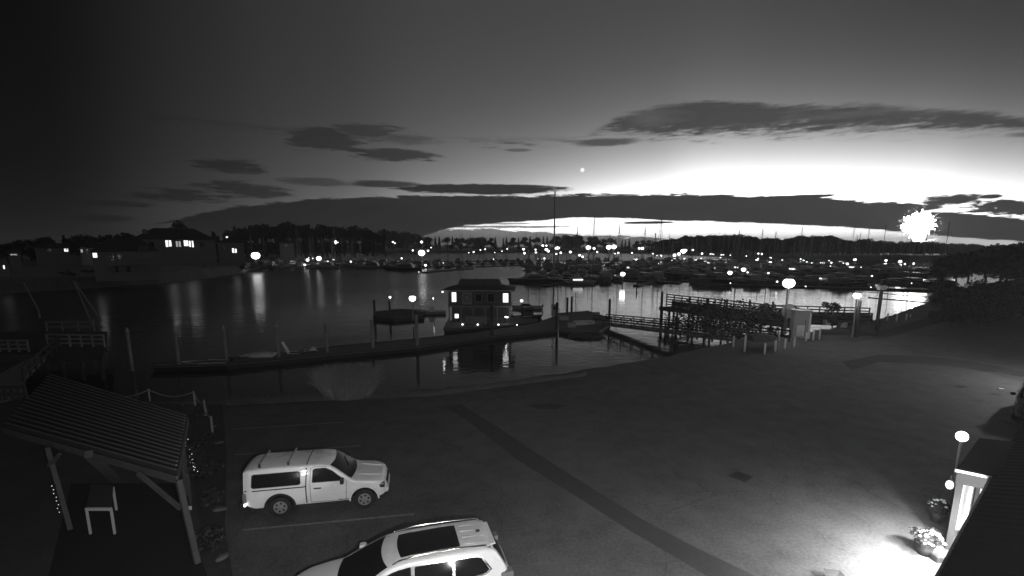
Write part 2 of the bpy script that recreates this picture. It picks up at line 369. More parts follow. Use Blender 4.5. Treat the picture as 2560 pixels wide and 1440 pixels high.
# grates, covers, stains
def flat_thing(name, label, cat, px, py, w, l, rz, m, z=.008):
    p = P(px, py, 0); return p
p = P(1852, 1191); t = thing('drain_grate', 'square iron drain grate set into open asphalt', 'drain grate', p, R(38))
m_ = MB(); m_.box(-.33, .33, -.33, -.27, .002, .03).box(-.33, .33, .27, .33, .002, .03).box(-.33, -.27, -.27, .27, .002, .03).box(.27, .33, -.27, .27, .002, .03); m_.build('frame', blackp, t)
MB().box(-.27, .27, -.27, .27, .002, .006).build('sump', mat('void_black', .004, .9), t)
for k in range(6): MB().box(-.27 + k * .096, -.22 + k * .096, -.27, .27, .012, .026).build('slat', blackp, t)
def cover(px, py, r, label, m):
    t = thing('manhole_cover', label, 'manhole cover', P(px, py)); MB().tube([(0, 0, .001), (0, 0, .012)], r, 20).build('lid', m, t)
    MB().tube([(0, 0, .001), (0, 0, .009)], r + .07, 20).build('rim', blackp, t); return t
cover(2463, 922, .75, 'large dark round cover in the lamplit asphalt by the van', mat('cast_iron', .03, .7, .2, 8))
cover(2547, 937, .42, 'dark round cover at the right edge beyond the van', MATS['cast_iron'])
cover(2402, 966, .22, 'smallest dark round cover left of the white scrap', MATS['cast_iron'])
cover(2489, 985, .24, 'small dark round cover just below the white scrap', MATS['cast_iron'])
MB().box(-.16, .16, -.1, .1, 0, .05).build('x', white, None, loc=P(2502, 973)); o = bpy.data.objects['x']; o.name = 'paper_cup_lid'; tag(o, 'small white scrap lying on lamplit asphalt', 'litter')
for (x0, x1, yc, hgt) in [(1325, 1412, 1016, 14)]:
    c = P((x0 + x1) / 2, yc, .005); rx = (P(x1, yc) - P(x0, yc)).length / 2; ry = (P(x0, yc - hgt / 2) - P(x0, yc + hgt / 2)).length / 2
    m_ = MB().poly([c + Vector((math.cos(a) * rx * (1 + .15 * math.sin(3 * a)), math.sin(a) * ry * (1 + .2 * math.cos(5 * a)), 0)) for a in [2 * math.pi * k / 20 for k in range(20)]])
    struct(m_.build('asphalt_stain', MATS['shade_and_stain_asphalt']))

# ------------------------------------------------------------------ far land
def land(name, front, back_y, ztop, m, rough_=.5):
    front = subdiv([Vector(q) for q in front], 14, 1.2); n = len(front); rows = []
    for off, z in ((0, WZ - 1.5), (2.5, WZ + .3), (7, ztop * .6), (14, ztop)):
        rows.append([p + Vector((p.x, p.y, 0)).normalized() * off + Vector((0, 0, z - p.z + (random.uniform(-.4, .4) if off > 2 else 0))) for p in front])
    rows.append([Vector((max(-3400, min(3400, p.x * back_y / max(p.y, 40))), back_y, ztop + 1)) for p in front])
    m_ = MB().add([q for r_ in rows for q in r_], [(k * n + i, k * n + i + 1, (k + 1) * n + i + 1, (k + 1) * n + i) for k in range(4) for i in range(n - 1)])
    return struct(m_.build(name, m))
landm = mat('dark_grass_ground', .22, .95, .5, .08)
wp = lambda x, y: P(x, y, WZ)
land('peninsula', [wp(-500, 760), wp(-150, 745), wp(0, 737), wp(200, 724), wp(400, 710), wp(520, 697), wp(600, 684), wp(660, 668), wp(690, 655), wp(760, 643)], 900, 1.2, landm)
land('far_shore', [(-700, 700, WZ), (-200, 860, WZ), (150, 880, WZ), (230, 700, WZ), (235, 520, WZ), (230, 430, WZ), (260, 405, WZ), (360, 400, WZ), (420, 440, WZ), (1500, 700, WZ)], 3600, 1.5, landm)
struct(MB().poly([(1500, 560, .5), (900, 500, .5), (400, 330, .5), (400, 300, .01), (600, 420, .01), (1400, 700, .01)]).build('headland_ground', landm))

# ------------------------------------------------------------------ trees
def leaf_cloud(mbk, centre, rad, n, size, squash=1.0):
    """leaf-sized faces scattered through an uneven volume"""
    cx = Vector(centre)
    for _ in range(n):
        d = Vector((random.gauss(0, 1), random.gauss(0, 1), random.gauss(0, 1))).normalized() * rad * random.random() ** .45
        d.z *= squash; c = cx + d; a = random.uniform(0, 6.28); t = random.uniform(-.9, .9); s = size * random.uniform(.6, 1.4)
        u = Vector((math.cos(a), math.sin(a), t * .4)) * s; w = Vector((-math.sin(a) * t, math.cos(a) * t, 1 - abs(t) * .4)) * s * .7
        mbk.add([c - u - w * .4, c + u - w, c + u * .6 + w, c - u * .5 + w * .8], [(0, 1, 2, 3)])
def make_tree(kind, name, label, h, w, n, size, limbs=7):
    t = thing(name, label, 'tree'); tr = MB(); cr = MB()
    tr.tube([(0, 0, -.3), (random.uniform(-.1, .1) * h * .1, 0, h * .35), (0, .02 * h, h * .8)], h * .028, 7, h * .007)
    if kind == 'conifer':
        for i in range(26):
            z = h * (.12 + .86 * i / 26); r_ = w * .5 * (1 - i / 26) ** .8 * random.uniform(.75, 1.2)
            for k in range(4):
                a = random.uniform(0, 6.28); leaf_cloud(cr, (math.cos(a) * r_ * .55, math.sin(a) * r_ * .55, z), r_ * .55 + .2, max(3, n // 104), size, .35)
    else:
        for i in range(limbs):
            a = 6.283 * i / limbs + random.uniform(-.4, .4); z = h * random.uniform(.14, .82); rr = w * random.uniform(.14, .36)
            e = Vector((math.cos(a) * rr, math.sin(a) * rr, z + h * .08)); tr.tube([(0, 0, h * .3), e * .6 + Vector((0, 0, h * .1)), e], h * .013, 5, h * .004)
            leaf_cloud(cr, e, w * random.uniform(.16, .27), n // (limbs + 2), size, .75)
        leaf_cloud(cr, (0, 0, h * .8), w * .25, 2 * n // (limbs + 2), size, .8)
    tr.build('trunk', barkm, t); cr.build('crown', leafd, t)
    return reg(t)
def put_tree(proto, px, ytop, dist, zb, label, group, hproto, wide=1.0, first=set()):
    top = at(px, ytop, dist); s = (top.z - zb) / hproto
    if proto.name not in first:
        first.add(proto.name); o = proto; o.location = (top.x, dist, zb); o.scale = (s * wide, s * wide, s); o['label'] = label; o['group'] = group; o.rotation_euler.z = random.uniform(0, 6)
        return o
    return dup(proto, (top.x, dist, zb), random.uniform(0, 6.28), (s * wide, s * wide, s), label, group)
con = [make_tree('conifer', 'fir_tree', 'x', 20, 7.5, 1500, .42), make_tree('conifer', 'fir_tree', 'x', 20, 6, 1400, .4)]
bro = [make_tree('broad', 'broadleaf_tree', 'x', 12, 11, 1500, .34), make_tree('broad', 'broadleaf_tree', 'x', 12, 13, 1700, .36, 9), make_tree('broad', 'broadleaf_tree', 'x', 12, 9, 1300, .34, 6)]
def treeline(x0, x1, tops, d0, d1, step, kinds, zb, label, group, jit=6, rows=2):
    tops = sorted(tops)
    def yt(x):
        for (a, ya), (b_, yb) in zip(tops, tops[1:]):
            if a <= x <= b_: return ya + (yb - ya) * (x - a) / (b_ - a)
        return tops[0][1] if x < tops[0][0] else tops[-1][1]
    x = x0
    while x < x1:
        for r_ in range(rows):
            px = x + random.uniform(-.5, .5) * step; d = d0 + (d1 - d0) * (px - x0) / (x1 - x0) + r_ * 22 + random.uniform(-8, 8)
            k = random.choice(kinds); hp = 20 if k in con else 12
            put_tree(k, px, yt(px) + random.uniform(-.5, 1) * jit + r_ * 3, d, zb, label, group, hp, 1.0 if k in con else random.uniform(1.0, 1.35))
        x += step
treeline(-60, 345, [(-60, 612), (0, 606), (80, 592), (140, 585), (210, 590), (260, 582), (345, 578)], 225, 240, 30, bro + con[:1], 1.5, 'dark tree behind the low houses on the left shore', 'trees behind the left houses', 5)
treeline(480, 960, [(480, 592), (540, 578), (600, 564), (680, 556), (760, 558), (850, 562), (960, 574)], 330, 400, 17, con + bro[:1], 1, 'tall dark fir standing behind the left marina lamps', 'tall firs behind the left marina', 10)
treeline(950, 1650, [(950, 572), (1080, 590), (1200, 594), (1340, 590), (1480, 588), (1500, 594), (1600, 598), (1650, 597)], 880, 900, 14, bro + con, 1, 'distant low tree on the far shore below the bright gap', 'distant trees across the bay', 3, 1)
treeline(1640, 2120, [(1640, 602), (1690, 594), (1722, 584), (1735, 594), (1752, 583), (1770, 592), (1800, 584), (1830, 587), (1880, 585), (1900, 593), (1960, 594), (1990, 590), (2040, 588), (2070, 587), (2100, 592), (2120, 598)], 455, 425, 14, bro, 1, 'tree on the wooded point behind the right marina lights', 'trees on the wooded point', 2, 2)
treeline(2110, 2560, [(2110, 599), (2160, 597), (2240, 603), (2330, 605), (2400, 607), (2480, 611), (2520, 614), (2560, 615)], 425, 410, 16, bro, 1, 'tree in the dark wood beneath the firework', 'trees below the firework', 3, 2)
treeline(2345, 2640, [(2345, 650), (2380, 628), (2430, 622), (2500, 616), (2560, 609), (2640, 604)], 135, 105, 34, bro, 0, 'near dark leafy tree at the right end of the inlet', 'near trees on the right bank', 8, 3)
put_tree(bro[0], 445, 549, 205, 1.5, 'round topped dark tree rising behind the big house roof', None, 12, .62)
# undergrowth of the left bank
cr = MB()
for i in range(90):
    px = random.uniform(150, 690); w0 = 668 + (700 - px) * .085; q = wp(px, w0 + random.uniform(-12, 10)); s = random.uniform(1.2, 2.6)
    leaf_cloud(cr, (q.x, q.y, random.uniform(-1.4, .8)), s, 60, .4, .7)
stuff(cr.build('bank_undergrowth', leafd), 'dark scrub covering the left bank above the water', 'undergrowth')
# right bank undergrowth
cr = MB()
for i in range(130):
    px = random.uniform(2335, 2620); py = random.uniform(738, 800 - (px < 2380) * 30); q = P(px, py, 0)
    leaf_cloud(cr, (q.x, q.y, random.uniform(.4, 2.2 if py < 775 else 1.0)), random.uniform(.9, 2.0), 110, .2, .8)
stuff(cr.build('right_bank_undergrowth', leafd), 'dark low scrub along the right bank', 'undergrowth')
# ------------------------------------------------------------------ houses on the left shore
def house(label, px0, px1, yeave, yridge, ybase, dist, wallm, hip=True, depth=9.0, windows=(), over=.5, name='house', extras=None):
    """windows: (px0, px1, py0, py1, 'lit'|'dim'|'dark')"""
    a, b_ = at(px0, ybase, dist), at(px1, ybase, dist); mid = (a + b_) / 2; w = (b_ - a).length; az = math.atan2(mid.x, mid.y)
    zb = max(0.6, min(2.5, at(px0, ybase, dist).z)); ze = at((px0 + px1) / 2, yeave, dist).z; zr_ = at((px0 + px1) / 2, yridge, dist + depth / 2).z
    cosz = math.cos(az); W_ = w * max(.5, cosz) + 0.0; W_ = w * cosz if cosz > .5 else w * .6
    W_ = (px1 - px0) / FPX * dist / 1.0 * cosz
    t = thing(name, label, 'house', (mid.x, mid.y, zb), -az)
    H_, Rg = ze - zb, zr_ - zb; x0, x1 = -W_ / 2, W_ / 2
    MB().box(x0, x1, 0, depth, -2, H_).build('wall', wallm, t)
    r = MB(); e = over
    if hip: r.add([(x0 - e, -e, H_), (x1 + e, -e, H_), (x1 + e, depth + e, H_), (x0 - e, depth + e, H_), (x0 + W_ * .25, depth / 2, Rg), (x1 - W_ * .25, depth / 2, Rg)], [(0, 1, 5, 4), (1, 2, 5), (2, 3, 4, 5), (3, 0, 4), (3, 2, 1, 0)])
    else: r.add([(x0 - e, -e, H_), (x1 + e, -e, H_), (x1 + e, depth + e, H_), (x0 - e, depth + e, H_), (0, -e, Rg), (0, depth + e, Rg)], [(0, 4, 5, 3), (1, 2, 5, 4), (0, 1, 4), (2, 3, 5), (3, 2, 1, 0)])
    r.build('roof', shingle, t)
    for (a0, a1, b0, b1, k) in windows:
        def loc(px, py):
            q = at(px, py, dist); return (px - (px0 + px1) / 2) / (px1 - px0) * W_, at((px0 + px1) / 2, py, dist).z - zb
        (xa, za), (xb, zc) = loc(a0, b1), loc(a1, b0); f_ = .09
        MB().box(xa - f_, xb + f_, -.07, -.01, za - f_, za).box(xa - f_, xb + f_, -.07, -.01, zc, zc + f_).box(xa - f_, xa, -.07, -.01, za, zc).box(xb, xb + f_, -.07, -.01, za, zc).build('window_frame', post_paint, t)
        MB().box(xa, xb, -.03, -.005, za, zc).build('pane', {'lit': win_hot, 'dim': win_dim, 'dark': glass}[k], t)
        if xb - xa > 1.1: MB().box((xa + xb) / 2 - .04, (xa + xb) / 2 + .04, -.06, -.031, za, zc).build('mullion', post_paint, t)
    if extras: extras(t, W_, H_, depth, x0, x1)
    return t
def porch(t, W_, H_, D_, x0, x1):
    zz = H_ * .40; MB().box(x0 + W_ * .22, x1 + .6, -2.6, -.02, zz, zz + .22).build('porch_roof', post_paint, t)
    for k in range(5): x = x0 + W_ * (.26 + .175 * k); MB().box(x - .12, x + .12, -2.5, -2.26, -.2, zz).build('porch_column', post_paint, t)
    MB().box(x0 + W_ * .5, x1 + .2, -1.6, -.02, H_ * .62, H_ * .66).build('balcony', post_paint, t)
house('two storey pale house with a columned porch near the left water', 240, 404, 629, 596, 684, 139, siding, True, 9, [(242, 252, 632, 643, 'lit'), (280, 290, 636, 650, 'dark'), (301, 312, 634, 648, 'dark'), (356, 364, 618, 632, 'dark'), (368, 378, 617, 631, 'dark'), (290, 298, 664, 680, 'dark'), (318, 328, 662, 680, 'dark')], extras=porch)
def chim(t, W_, H_, D_, x0, x1):
    MB().box(x0 + W_ * .12, x0 + W_ * .18, 3, 4.5, H_, H_ + 4).build('chimney', siding, t)
    MB().box(x0, x1, -.5, -.02, H_ * .44, H_ * .48).build('string_course', post_paint, t)
house('largest house on the left bank with two bright window groups', 342, 545, 599, 571, 645, 196, siding, True, 14, [(419, 425, 601, 617, 'lit'), (427, 433, 601, 616, 'lit'), (444, 449, 603, 617, 'dim'), (451, 456, 603, 617, 'dim'), (464, 475, 601, 615, 'lit'), (477, 481, 602, 617, 'lit'), (484, 488, 602, 618, 'lit'), (380, 390, 606, 618, 'dark'), (505, 516, 606, 618, 'dark')], extras=chim)
house('single storey house with one lit window behind the left shore', 92, 205, 621, 608, 642, 222, siding, True, 8, [(163, 173, 622, 629, 'lit'), (120, 130, 623, 630, 'dark'), (185, 195, 623, 630, 'dark')])
house('pale gabled cottage between the low house and the porch house', 203, 226, 618, 604, 641, 212, white, False, 8, [(204, 209, 623, 631, 'dim'), (218, 223, 623, 637, 'dark')])
house('second small gabled cottage next to the porch house', 221, 240, 620, 609, 641, 206, white, False, 8, [(228, 233, 624, 636, 'dark')])
house('distant cottage with a pale gable', 247, 268, 606, 592, 625, 236, white, False, 8, [(254, 258, 610, 616, 'dark')])
house('house at the left frame edge with a glowing doorway', -60, 26, 646, 630, 694, 128, siding, True, 8, [(13, 17, 664, 673, 'lit'), (-4, 3, 664, 676, 'dim'), (-30, -20, 660, 674, 'dark')])
house('dark garage with a lit strip beneath its eaves far left', 22, 54, 632, 622, 648, 175, siding, True, 6, [(28, 44, 635, 638, 'dim')])
house('gabled house beside the brightest lamp on the left point', 548, 612, 607, 592, 642, 214, siding, False, 9, [(570, 575, 588 + 3, 599, 'lit'), (582, 587, 621, 632, 'lit'), (589, 593, 622, 632, 'lit'), (557, 565, 616, 626, 'dark')])
house('low waterside shed between the left marina lamps', 700, 735, 608, 598, 622, 330, siding, False, 8, [(712, 720, 611, 616, 'dark')])

# ------------------------------------------------------------------ street and dock lamps
def lamp(px, py, dist=None, base_z=None, r=.16, m=None, label='', group=None, watts=0, cat='lamp', name='dock_lamp', base=None, lens=0.):
    """a post with a glowing head; base is the ground point's pixel, else a distance is given"""
    if base is not None: g0 = P(base[0], base[1], base_z or 0); dist = g0.y
    head = at(px, py, dist); bz = WZ + .45 if base_z is None else base_z
    if head.z < bz + .5: bz = head.z - .6
    t = thing(name, label, cat, (head.x, head.y, bz), 0, group); hz = head.z - bz
    MB().tube([(0, 0, 0), (0, 0, hz - r * .9)], max(.035, r * .22), 6).build('post', alum, t)
    MB().tube([(0, 0, hz + r * .75), (0, 0, hz + r * 1.05)], r * .9, 8).build('hood', blackp, t)
    MB().ball((0, 0, hz), r, 10, 6, .85).build('globe', m or lamp_hot, t, True)  # globe oversized: the lamp's glare is put into its size
    if watts: light('glow', (0, 0, hz), watts, r * 1.1, parent=t)
    return t
# the named ones
lamp(1972, 708, base=(1982, 840), base_z=0, r=.58, label='brightest yard lamp on a pole above the kiosk and round disc', watts=1300, name='yard_lamp')
lamp(2143, 739, base=(2143, 843), base_z=0, r=.36, label='bright lamp on the pole in front of the gangway rails', watts=600, name='yard_lamp')
lamp(639, 639, dist=228, base_z=0, r=1.9, m=lamp_mid, label='very bright flood lamp at the tip of the left point', watts=900, name='flood_lamp')
lamp(1031, 746, dist=73, base_z=WZ + .5, r=.52, label='round white globe lamp on the small float left of the fuel house', watts=110, name='globe_lamp')
lamp(975, 743, dist=72, base_z=-.1, r=.17, m=lamp_mid, label='small light capping the second piling of the small float', watts=6, name='piling_light')
lamp(1557, 685, dist=150, base_z=WZ + .4, r=.75, label='single lamp on the pontoon casting a long streak on the water', watts=320, name='pontoon_lamp')
lamp(1054, 632, dist=330, base_z=WZ + .4, r=2.3, label='largest lamp above the left marina boats', watts=900, name='pontoon_lamp')
lamp(797, 646, dist=300, base_z=WZ + .4, r=1.5, label='bright lamp whose reflection makes the strongest streak on the left water', watts=1100, name='pontoon_lamp')
lamp(769, 650, dist=296, base_z=WZ + .4, r=.9, label='lamp just left of the strongest streaking one', watts=420, name='pontoon_lamp')
lamp(1859, 674, dist=200, base_z=WZ + .4, r=.9, label='larger lamp in the crowded right marina, left of the bright yard lamp', watts=300, name='pontoon_lamp')
lamp(1825, 682, dist=175, base_z=WZ + .4, r=.8, label='large lamp above its own reflection in the right marina', watts=300, name='pontoon_lamp')
lamp(2549, 742, dist=85, base_z=0, r=.3, label='lamp among the dark trees at the right frame edge', watts=25, name='yard_lamp')
zones = {
 'left': ('small lamp among the boats of the left marina', 'lamps in the left marina', [(772, 607, 1.6), (832, 604, .8), (841, 606, 1.7), (762, 662, .8), (877, 654, 1.), (982, 605, .6), (987, 608, .6), (1054, 605, 1.1), (1032, 626, .8), (1070, 627, .8), (1078, 619, .5), (1064, 663, 1.), (1047, 680, .35), (689, 624, .8), (701, 624, .8), (689, 655, .5), (819, 654, .9), (1004, 646, .7), (901, 613, .8), (918, 616, .9), (772, 644, .5), (782, 646, .5), (811, 654, .5), (755, 621, .4), (775, 621, .6)]),
 'mid': ('small lamp among the moored masts beside the tall mast', 'lamps around the tall mast', [(1213, 623, .7), (1201, 625, .5), (1184, 630, .5), (1172, 632, .4), (1255, 628, .4), (1268, 622, .7), (1309, 623, .8), (1311, 633, 1.), (1237, 631, .4), (1234, 648, .4), (1339, 624, .9), (1340, 631, 1.), (1357, 614, .8), (1366, 614, .9), (1366, 624, 1.1), (1371, 628, 1.1), (1389, 621, 1.), (1395, 620, 1.2), (1402, 632, 1.), (1391, 635, .6), (1426, 630, 1.), (1449, 638, 1.1), (1457, 642, .8), (1413, 658, .5), (1361, 646, .7)]),
 'centre': ('lamp on the far pontoons under the bright strip of bay', 'lamps below the bright strip of bay', [(1471, 619, 1.7), (1485, 621, 1.2), (1493, 630, 1.), (1522, 618, 1.9), (1535, 617, 1.9), (1546, 632, .8), (1537, 634, .5), (1598, 621, 1.), (1606, 621, 1.2), (1580, 632, .7), (1592, 650, 1.), (1597, 651, 1.1), (1643, 639, .6), (1653, 639, .6), (1686, 638, 1.5), (1697, 635, 1.7), (1708, 628, 2.1), (1714, 626, 1.6), (1732, 625, 1.1), (1712, 647, .8), (1739, 650, 1.), (1680, 651, .6), (1647, 659, .5), (1653, 660, .5), (1632, 634, .5)]),
 'right': ('small lamp in the crowded right marina', 'lamps in the right marina', [(1755, 634, .7), (1753, 646, .7), (1768, 651, 1.), (1775, 635, .6), (1780, 635, .6), (1784, 636, .5), (1803, 637, .6), (1808, 637, .6), (1801, 644, .6), (1826, 638, .5), (1833, 653, 1.), (1866, 640, .5), (1896, 634, .9), (1904, 635, .8), (1896, 646, .7), (1892, 651, 1.), (1926, 645, .9), (1925, 657, 1.2), (1918, 661, .8), (1922, 668, 1.1), (1928, 665, .8), (1870, 663, .9), (1869, 681, .6), (1921, 683, .9), (1826, 708, .5), (1787, 671, .5), (1908, 661, .5), (1956, 650, .6), (1943, 704, .8), (2014, 716, .5)]),
 'far_right': ('small lamp on the pontoons beneath the firework', 'lamps on the pontoons beneath the firework', [(2097, 641, 1.), (2002, 648, .8), (2009, 651, .7), (2003, 662, 1.), (2029, 659, 1.), (2029, 671, 1.), (2017, 655, .5), (2064, 654, .7), (2072, 652, .7), (2078, 657, .8), (2076, 666, .9), (2085, 674, .9), (2118, 660, 1.5), (2108, 659, .9), (2124, 663, .7), (2137, 649, 1.1), (2150, 669, .9), (2215, 651, 1.2), (2250, 654, 1.3), (2262, 660, .8), (2283, 659, 1.1), (2180, 690, .8), (2354, 672, 1.5), (2375, 664, .5), (2390, 679, .9), (2385, 677, .4), (2177, 718, .6), (2513, 718, .5), (2279, 708, .45)]),
}
for zn, (lb, gp, L_) in zones.items():
    for (px, py, s) in L_:
        d = ray(px, py); tgt = 10.6 / max(.012, -d.z / d.y); D_ = min(tgt, 420) * random.uniform(.93, 1.0)
        if zn == 'left': D_ = max(D_, 300) if py < 640 else D_
        r_ = s * random.uniform(2.0, 3.5) / 1200 * D_
        t = lamp(px, py, dist=D_, base_z=WZ + .35, r=r_, m=lamp_mid if s < .7 else lamp_hot, watts=max(300, 520 * r_ * r_) if s >= 1.1 else 0, label=lb, group=gp, name='pontoon_lamp')

# ------------------------------------------------------------------ boats
def hull_mb(L, B, free, draft=.35, bowup=.5, n=16, transom=.75):
    m_ = MB(); k = 7; rows = []
    for i in range(n + 1):
        s = i / n; x = -L / 2 + L * s
        hb = B / 2 * (transom + (1 - transom) * min(1, s / .35)) if s < .35 else B / 2 * (1 - ((s - .35) / .65) ** 2.3)
        hb = max(hb, .015); zt = free * (1 + bowup * max(0, s - .3) ** 1.7); zk = -draft * (1 - max(0, (s - .75) / .25) ** 2 * .9)
        rows.append([Vector((x + (.06 * L * (q / (k - 1)) * max(0, s - .7) / .3 if s > .7 else 0), hb * math.sin(min(1, q / (k - 1) * 1.15) * math.pi / 2) ** .6, zk + (zt - zk) * (q / (k - 1)))) for q in range(k)])
    vs = []; W_ = 2 * k
    for r_ in rows: vs += r_ + [Vector((p.x, -p.y, p.z)) for p in reversed(r_)]
    m_.add(vs, [(i * W_ + q, i * W_ + q + 1, (i + 1) * W_ + q + 1, (i + 1) * W_ + q) for i in range(n) for q in range(W_ - 1) if q != k - 1] + [tuple(range(W_))[::-1]])
    deck = [r_[-1] - Vector((0, 0, .04)) for r_ in rows]; top = MB(); kk = len(deck)
    top.add([Vector((p.x, p.y * .98, p.z)) for p in deck] + [Vector((p.x, -p.y * .98, p.z)) for p in deck], [(i, i + 1, kk + i + 1, kk + i) for i in range(kk - 1)])
    return m_, top
def tapered(m_, x0, x1, w0, w1, z0, z1, ins=.2, rake=.3):
    m_.add([(x0, -w0, z0), (x1, -w1, z0), (x1, w1, z0), (x0, w0, z0), (x0 + rake * .3, -w0 + ins, z1), (x1 - rake, -w1 + ins, z1), (x1 - rake, w1 - ins, z1), (x0 + rake * .3, w0 - ins, z1)],
           [(3, 2, 1, 0), (4, 5, 6, 7), (0, 1, 5, 4), (1, 2, 6, 5), (2, 3, 7, 6), (3, 0, 4, 7)]); return m_
def sailboat(L, mastH, hm, label, furl=True, name='sailboat'):
    t = thing(name, label, 'sailboat'); h, dk = hull_mb(L, L * .3, .95, .4); h.build('hull', hm, t, True); dk.build('deck', gelg, t)
    tapered(MB(), -L * .12, L * .22, L * .1, L * .07, .9, 1.5, .12, .5).build('cabin', gel, t)
    MB().box(-L * .06, L * .12, -L * .092, L * .092, 1.13, 1.3).build('cabin_window', glass, t)
    MB().tube([(L * .06, 0, 1), (L * .06, 0, mastH)], .12 if mastH < 25 else .3, 6, .07 if mastH < 25 else .2).build('mast', alum, t)
    s = MB(); s.bar((L * .06, -L * .045, mastH * .55), (L * .06, L * .045, mastH * .55), .05, .05); s.build('spreader', alum, t)
    MB().tube([(L * .06, 0, 2.1), (-L * .34, 0, 2.0)], .17 if furl else .06, 6).build('boom', canvas, t)
    r_ = MB(); r_.bar((L * .06, 0, mastH), (L * .5, 0, 1.25), .03, .03).bar((L * .06, 0, mastH), (-L * .48, 0, 1.0), .03, .03)
    for sy in (-1, 1): r_.bar((L * .06, 0, mastH * .95), (L * .05, sy * L * .14, 1.0), .025, .025)
    r_.build('rigging', alum, t); return reg(t)
def cruiser(L, hm, label, fly=True, lit=None, name='motor_cruiser'):
    t = thing(name, label, 'motorboat'); h, dk = hull_mb(L, L * .33, 1.15, .4, .55); h.build('hull', hm, t, True); dk.build('deck', gelg, t)
    tapered(MB(), -L * .3, L * .2, L * .13, L * .1, 1.1, 2.3, .15, 1.0).build('cabin', gel, t)
    MB().box(-L * .24, L * .09, -L * .126, L * .126, 1.55, 2.0).build('cabin_window', lit or glass, t)
    if fly:
        tapered(MB(), -L * .24, L * .04, L * .1, L * .08, 2.3, 2.75, .05, .3).build('flybridge', gel, t)
        MB().box(-L * .22, -L * .02, -L * .09, L * .09, 3.7, 3.78).build('bimini', canvas, t)
        r_ = MB()
        for x in (-L * .2, -L * .04):
            for y in (-1, 1): r_.bar((x, y * L * .08, 2.7), (x, y * L * .08, 3.7), .05)
        r_.build('bimini_frame', alum, t)
    MB().tube([(-L * .1, 0, 2.3), (-L * .12, 0, 5.2)], .035, 5).build('aerial', alum, t)
    r_ = MB()
    for i in range(6): x = L * (.12 + .055 * i); r_.bar((x, L * .14 * (1 - i / 7), 1.3), (x, L * .14 * (1 - i / 7), 1.95), .03); r_.bar((x, -L * .14 * (1 - i / 7), 1.3), (x, -L * .14 * (1 - i / 7), 1.95), .03)
    r_.bar((L * .12, L * .14, 1.95), (L * .44, .05, 2.0), .03).bar((L * .12, -L * .14, 1.95), (L * .44, -.05, 2.0), .03); r_.build('bow_rail', alum, t)
    return reg(t)
def skiff(L, hm, label, cover=None, name='skiff', motor=True):
    t = thing(name, label, 'small boat'); h, dk = hull_mb(L, L * .38, .5, .15, .4, 12); h.build('hull', hm, t, True)
    if cover:
        m_ = MB(); xs = [-L * .46, -L * .2, L * .1, L * .34, L * .47]; hs = [.85, .95, .9, .8, .62]; ws = [.36, .38, .36, .24, .06]
        vs = [];
        for x, z, w in zip(xs, hs, ws): vs += [(x, -w * L * .5 - .05, .42), (x, -w * L * .4, z * .9), (x, 0, z), (x, w * L * .4, z * .9), (x, w * L * .5 + .05, .42)]
        m_.add(vs, [(i * 5 + q, i * 5 + q + 1, i * 5 + q + 6, i * 5 + q + 5) for i in range(4) for q in range(4)] + [(4, 3, 2, 1, 0)]); m_.build('cover', cover, t, False)
    else:
        dk2 = MB(); dk2.box(-L * .4, L * .3, -L * .13, L * .13, .12, .16); dk2.build('floor', gelg, t)
        for x in (-.25, 0.05, .24): MB().box(L * x - .12, L * x + .12, -L * .165, L * .165, .36, .4).build('thwart', wood, t)
        rr = MB(); 
        for sy in (-1, 1): rr.bar((-L * .47, sy * L * .15, .52), (L * .1, sy * L * .19, .55), .06)
        rr.build('gunwale', white, t)
    if motor:
        mo = MB(); mo.box(-L * .5 - .3, -L * .5 - .02, -.14, .14, .5, .95); mo.build('outboard_cowl', blackp, t, bevel=.05); MB().box(-L * .5 - .2, -L * .5 - .08, -.06, .06, -.3, .5).build('outboard_leg', blackp, t)
    return reg(t)
def place(o, px, py, rz, z=WZ): p = P(px, py, z); o.location = p; o.rotation_euler = (0, 0, rz); return o
protos = {
 's1': sailboat(11, 14.5, gel, 'x'), 's2': sailboat(13, 17.5, gelb, 'x'), 's3': sailboat(9, 11.5, gelg, 'x', False),
 'c1': cruiser(12, gel, 'x'), 'c2': cruiser(10, gelg, 'x', False), 'c3': cruiser(14, gelb, 'x'), 'c4': cruiser(11, gel, 'x', True, win_hot)}
for k, o in protos.items(): o.location = (0, -30 - 3 * ord(k[0]) % 7, -30)
used = set()
words_ = {'s1': 'pale sailboat with furled sail', 's2': 'dark tall masted sailboat', 's3': 'small grey sailboat with bare boom', 'c1': 'white flybridge cruiser', 'c2': 'small grey cabin cruiser', 'c3': 'dark hulled flybridge cruiser', 'c4': 'cruiser with lit windows'}
def boat(kind, x, y, rz, label, group, s=1.0):
    o = protos[kind]
    if kind not in used:
        used.add(kind); o.location = (x, y, WZ); o.rotation_euler = (0, 0, rz); o.scale = (s,) * 3; o['label'] = label
        if group: o['group'] = group
        return o
    return dup(o, (x, y, WZ), rz, s, label, group)
pont_m = plank_m
def pontoon(a, b_, w, label, name='pontoon', z=WZ + .45, th=.5, group=None):
    a, b_ = Vector(a), Vector(b_); d = (b_ - a); d.z = 0; L_ = d.length; t = thing(name, label, 'pontoon', (a.x, a.y, z), math.atan2(d.y, d.x), group)
    MB().box(0, L_, -w / 2, w / 2, -.12, 0).build('deck', pont_m, t); MB().box(0, L_, -w / 2 + .08, w / 2 - .08, -th, -.121).build('float', blackp, t)
    return t
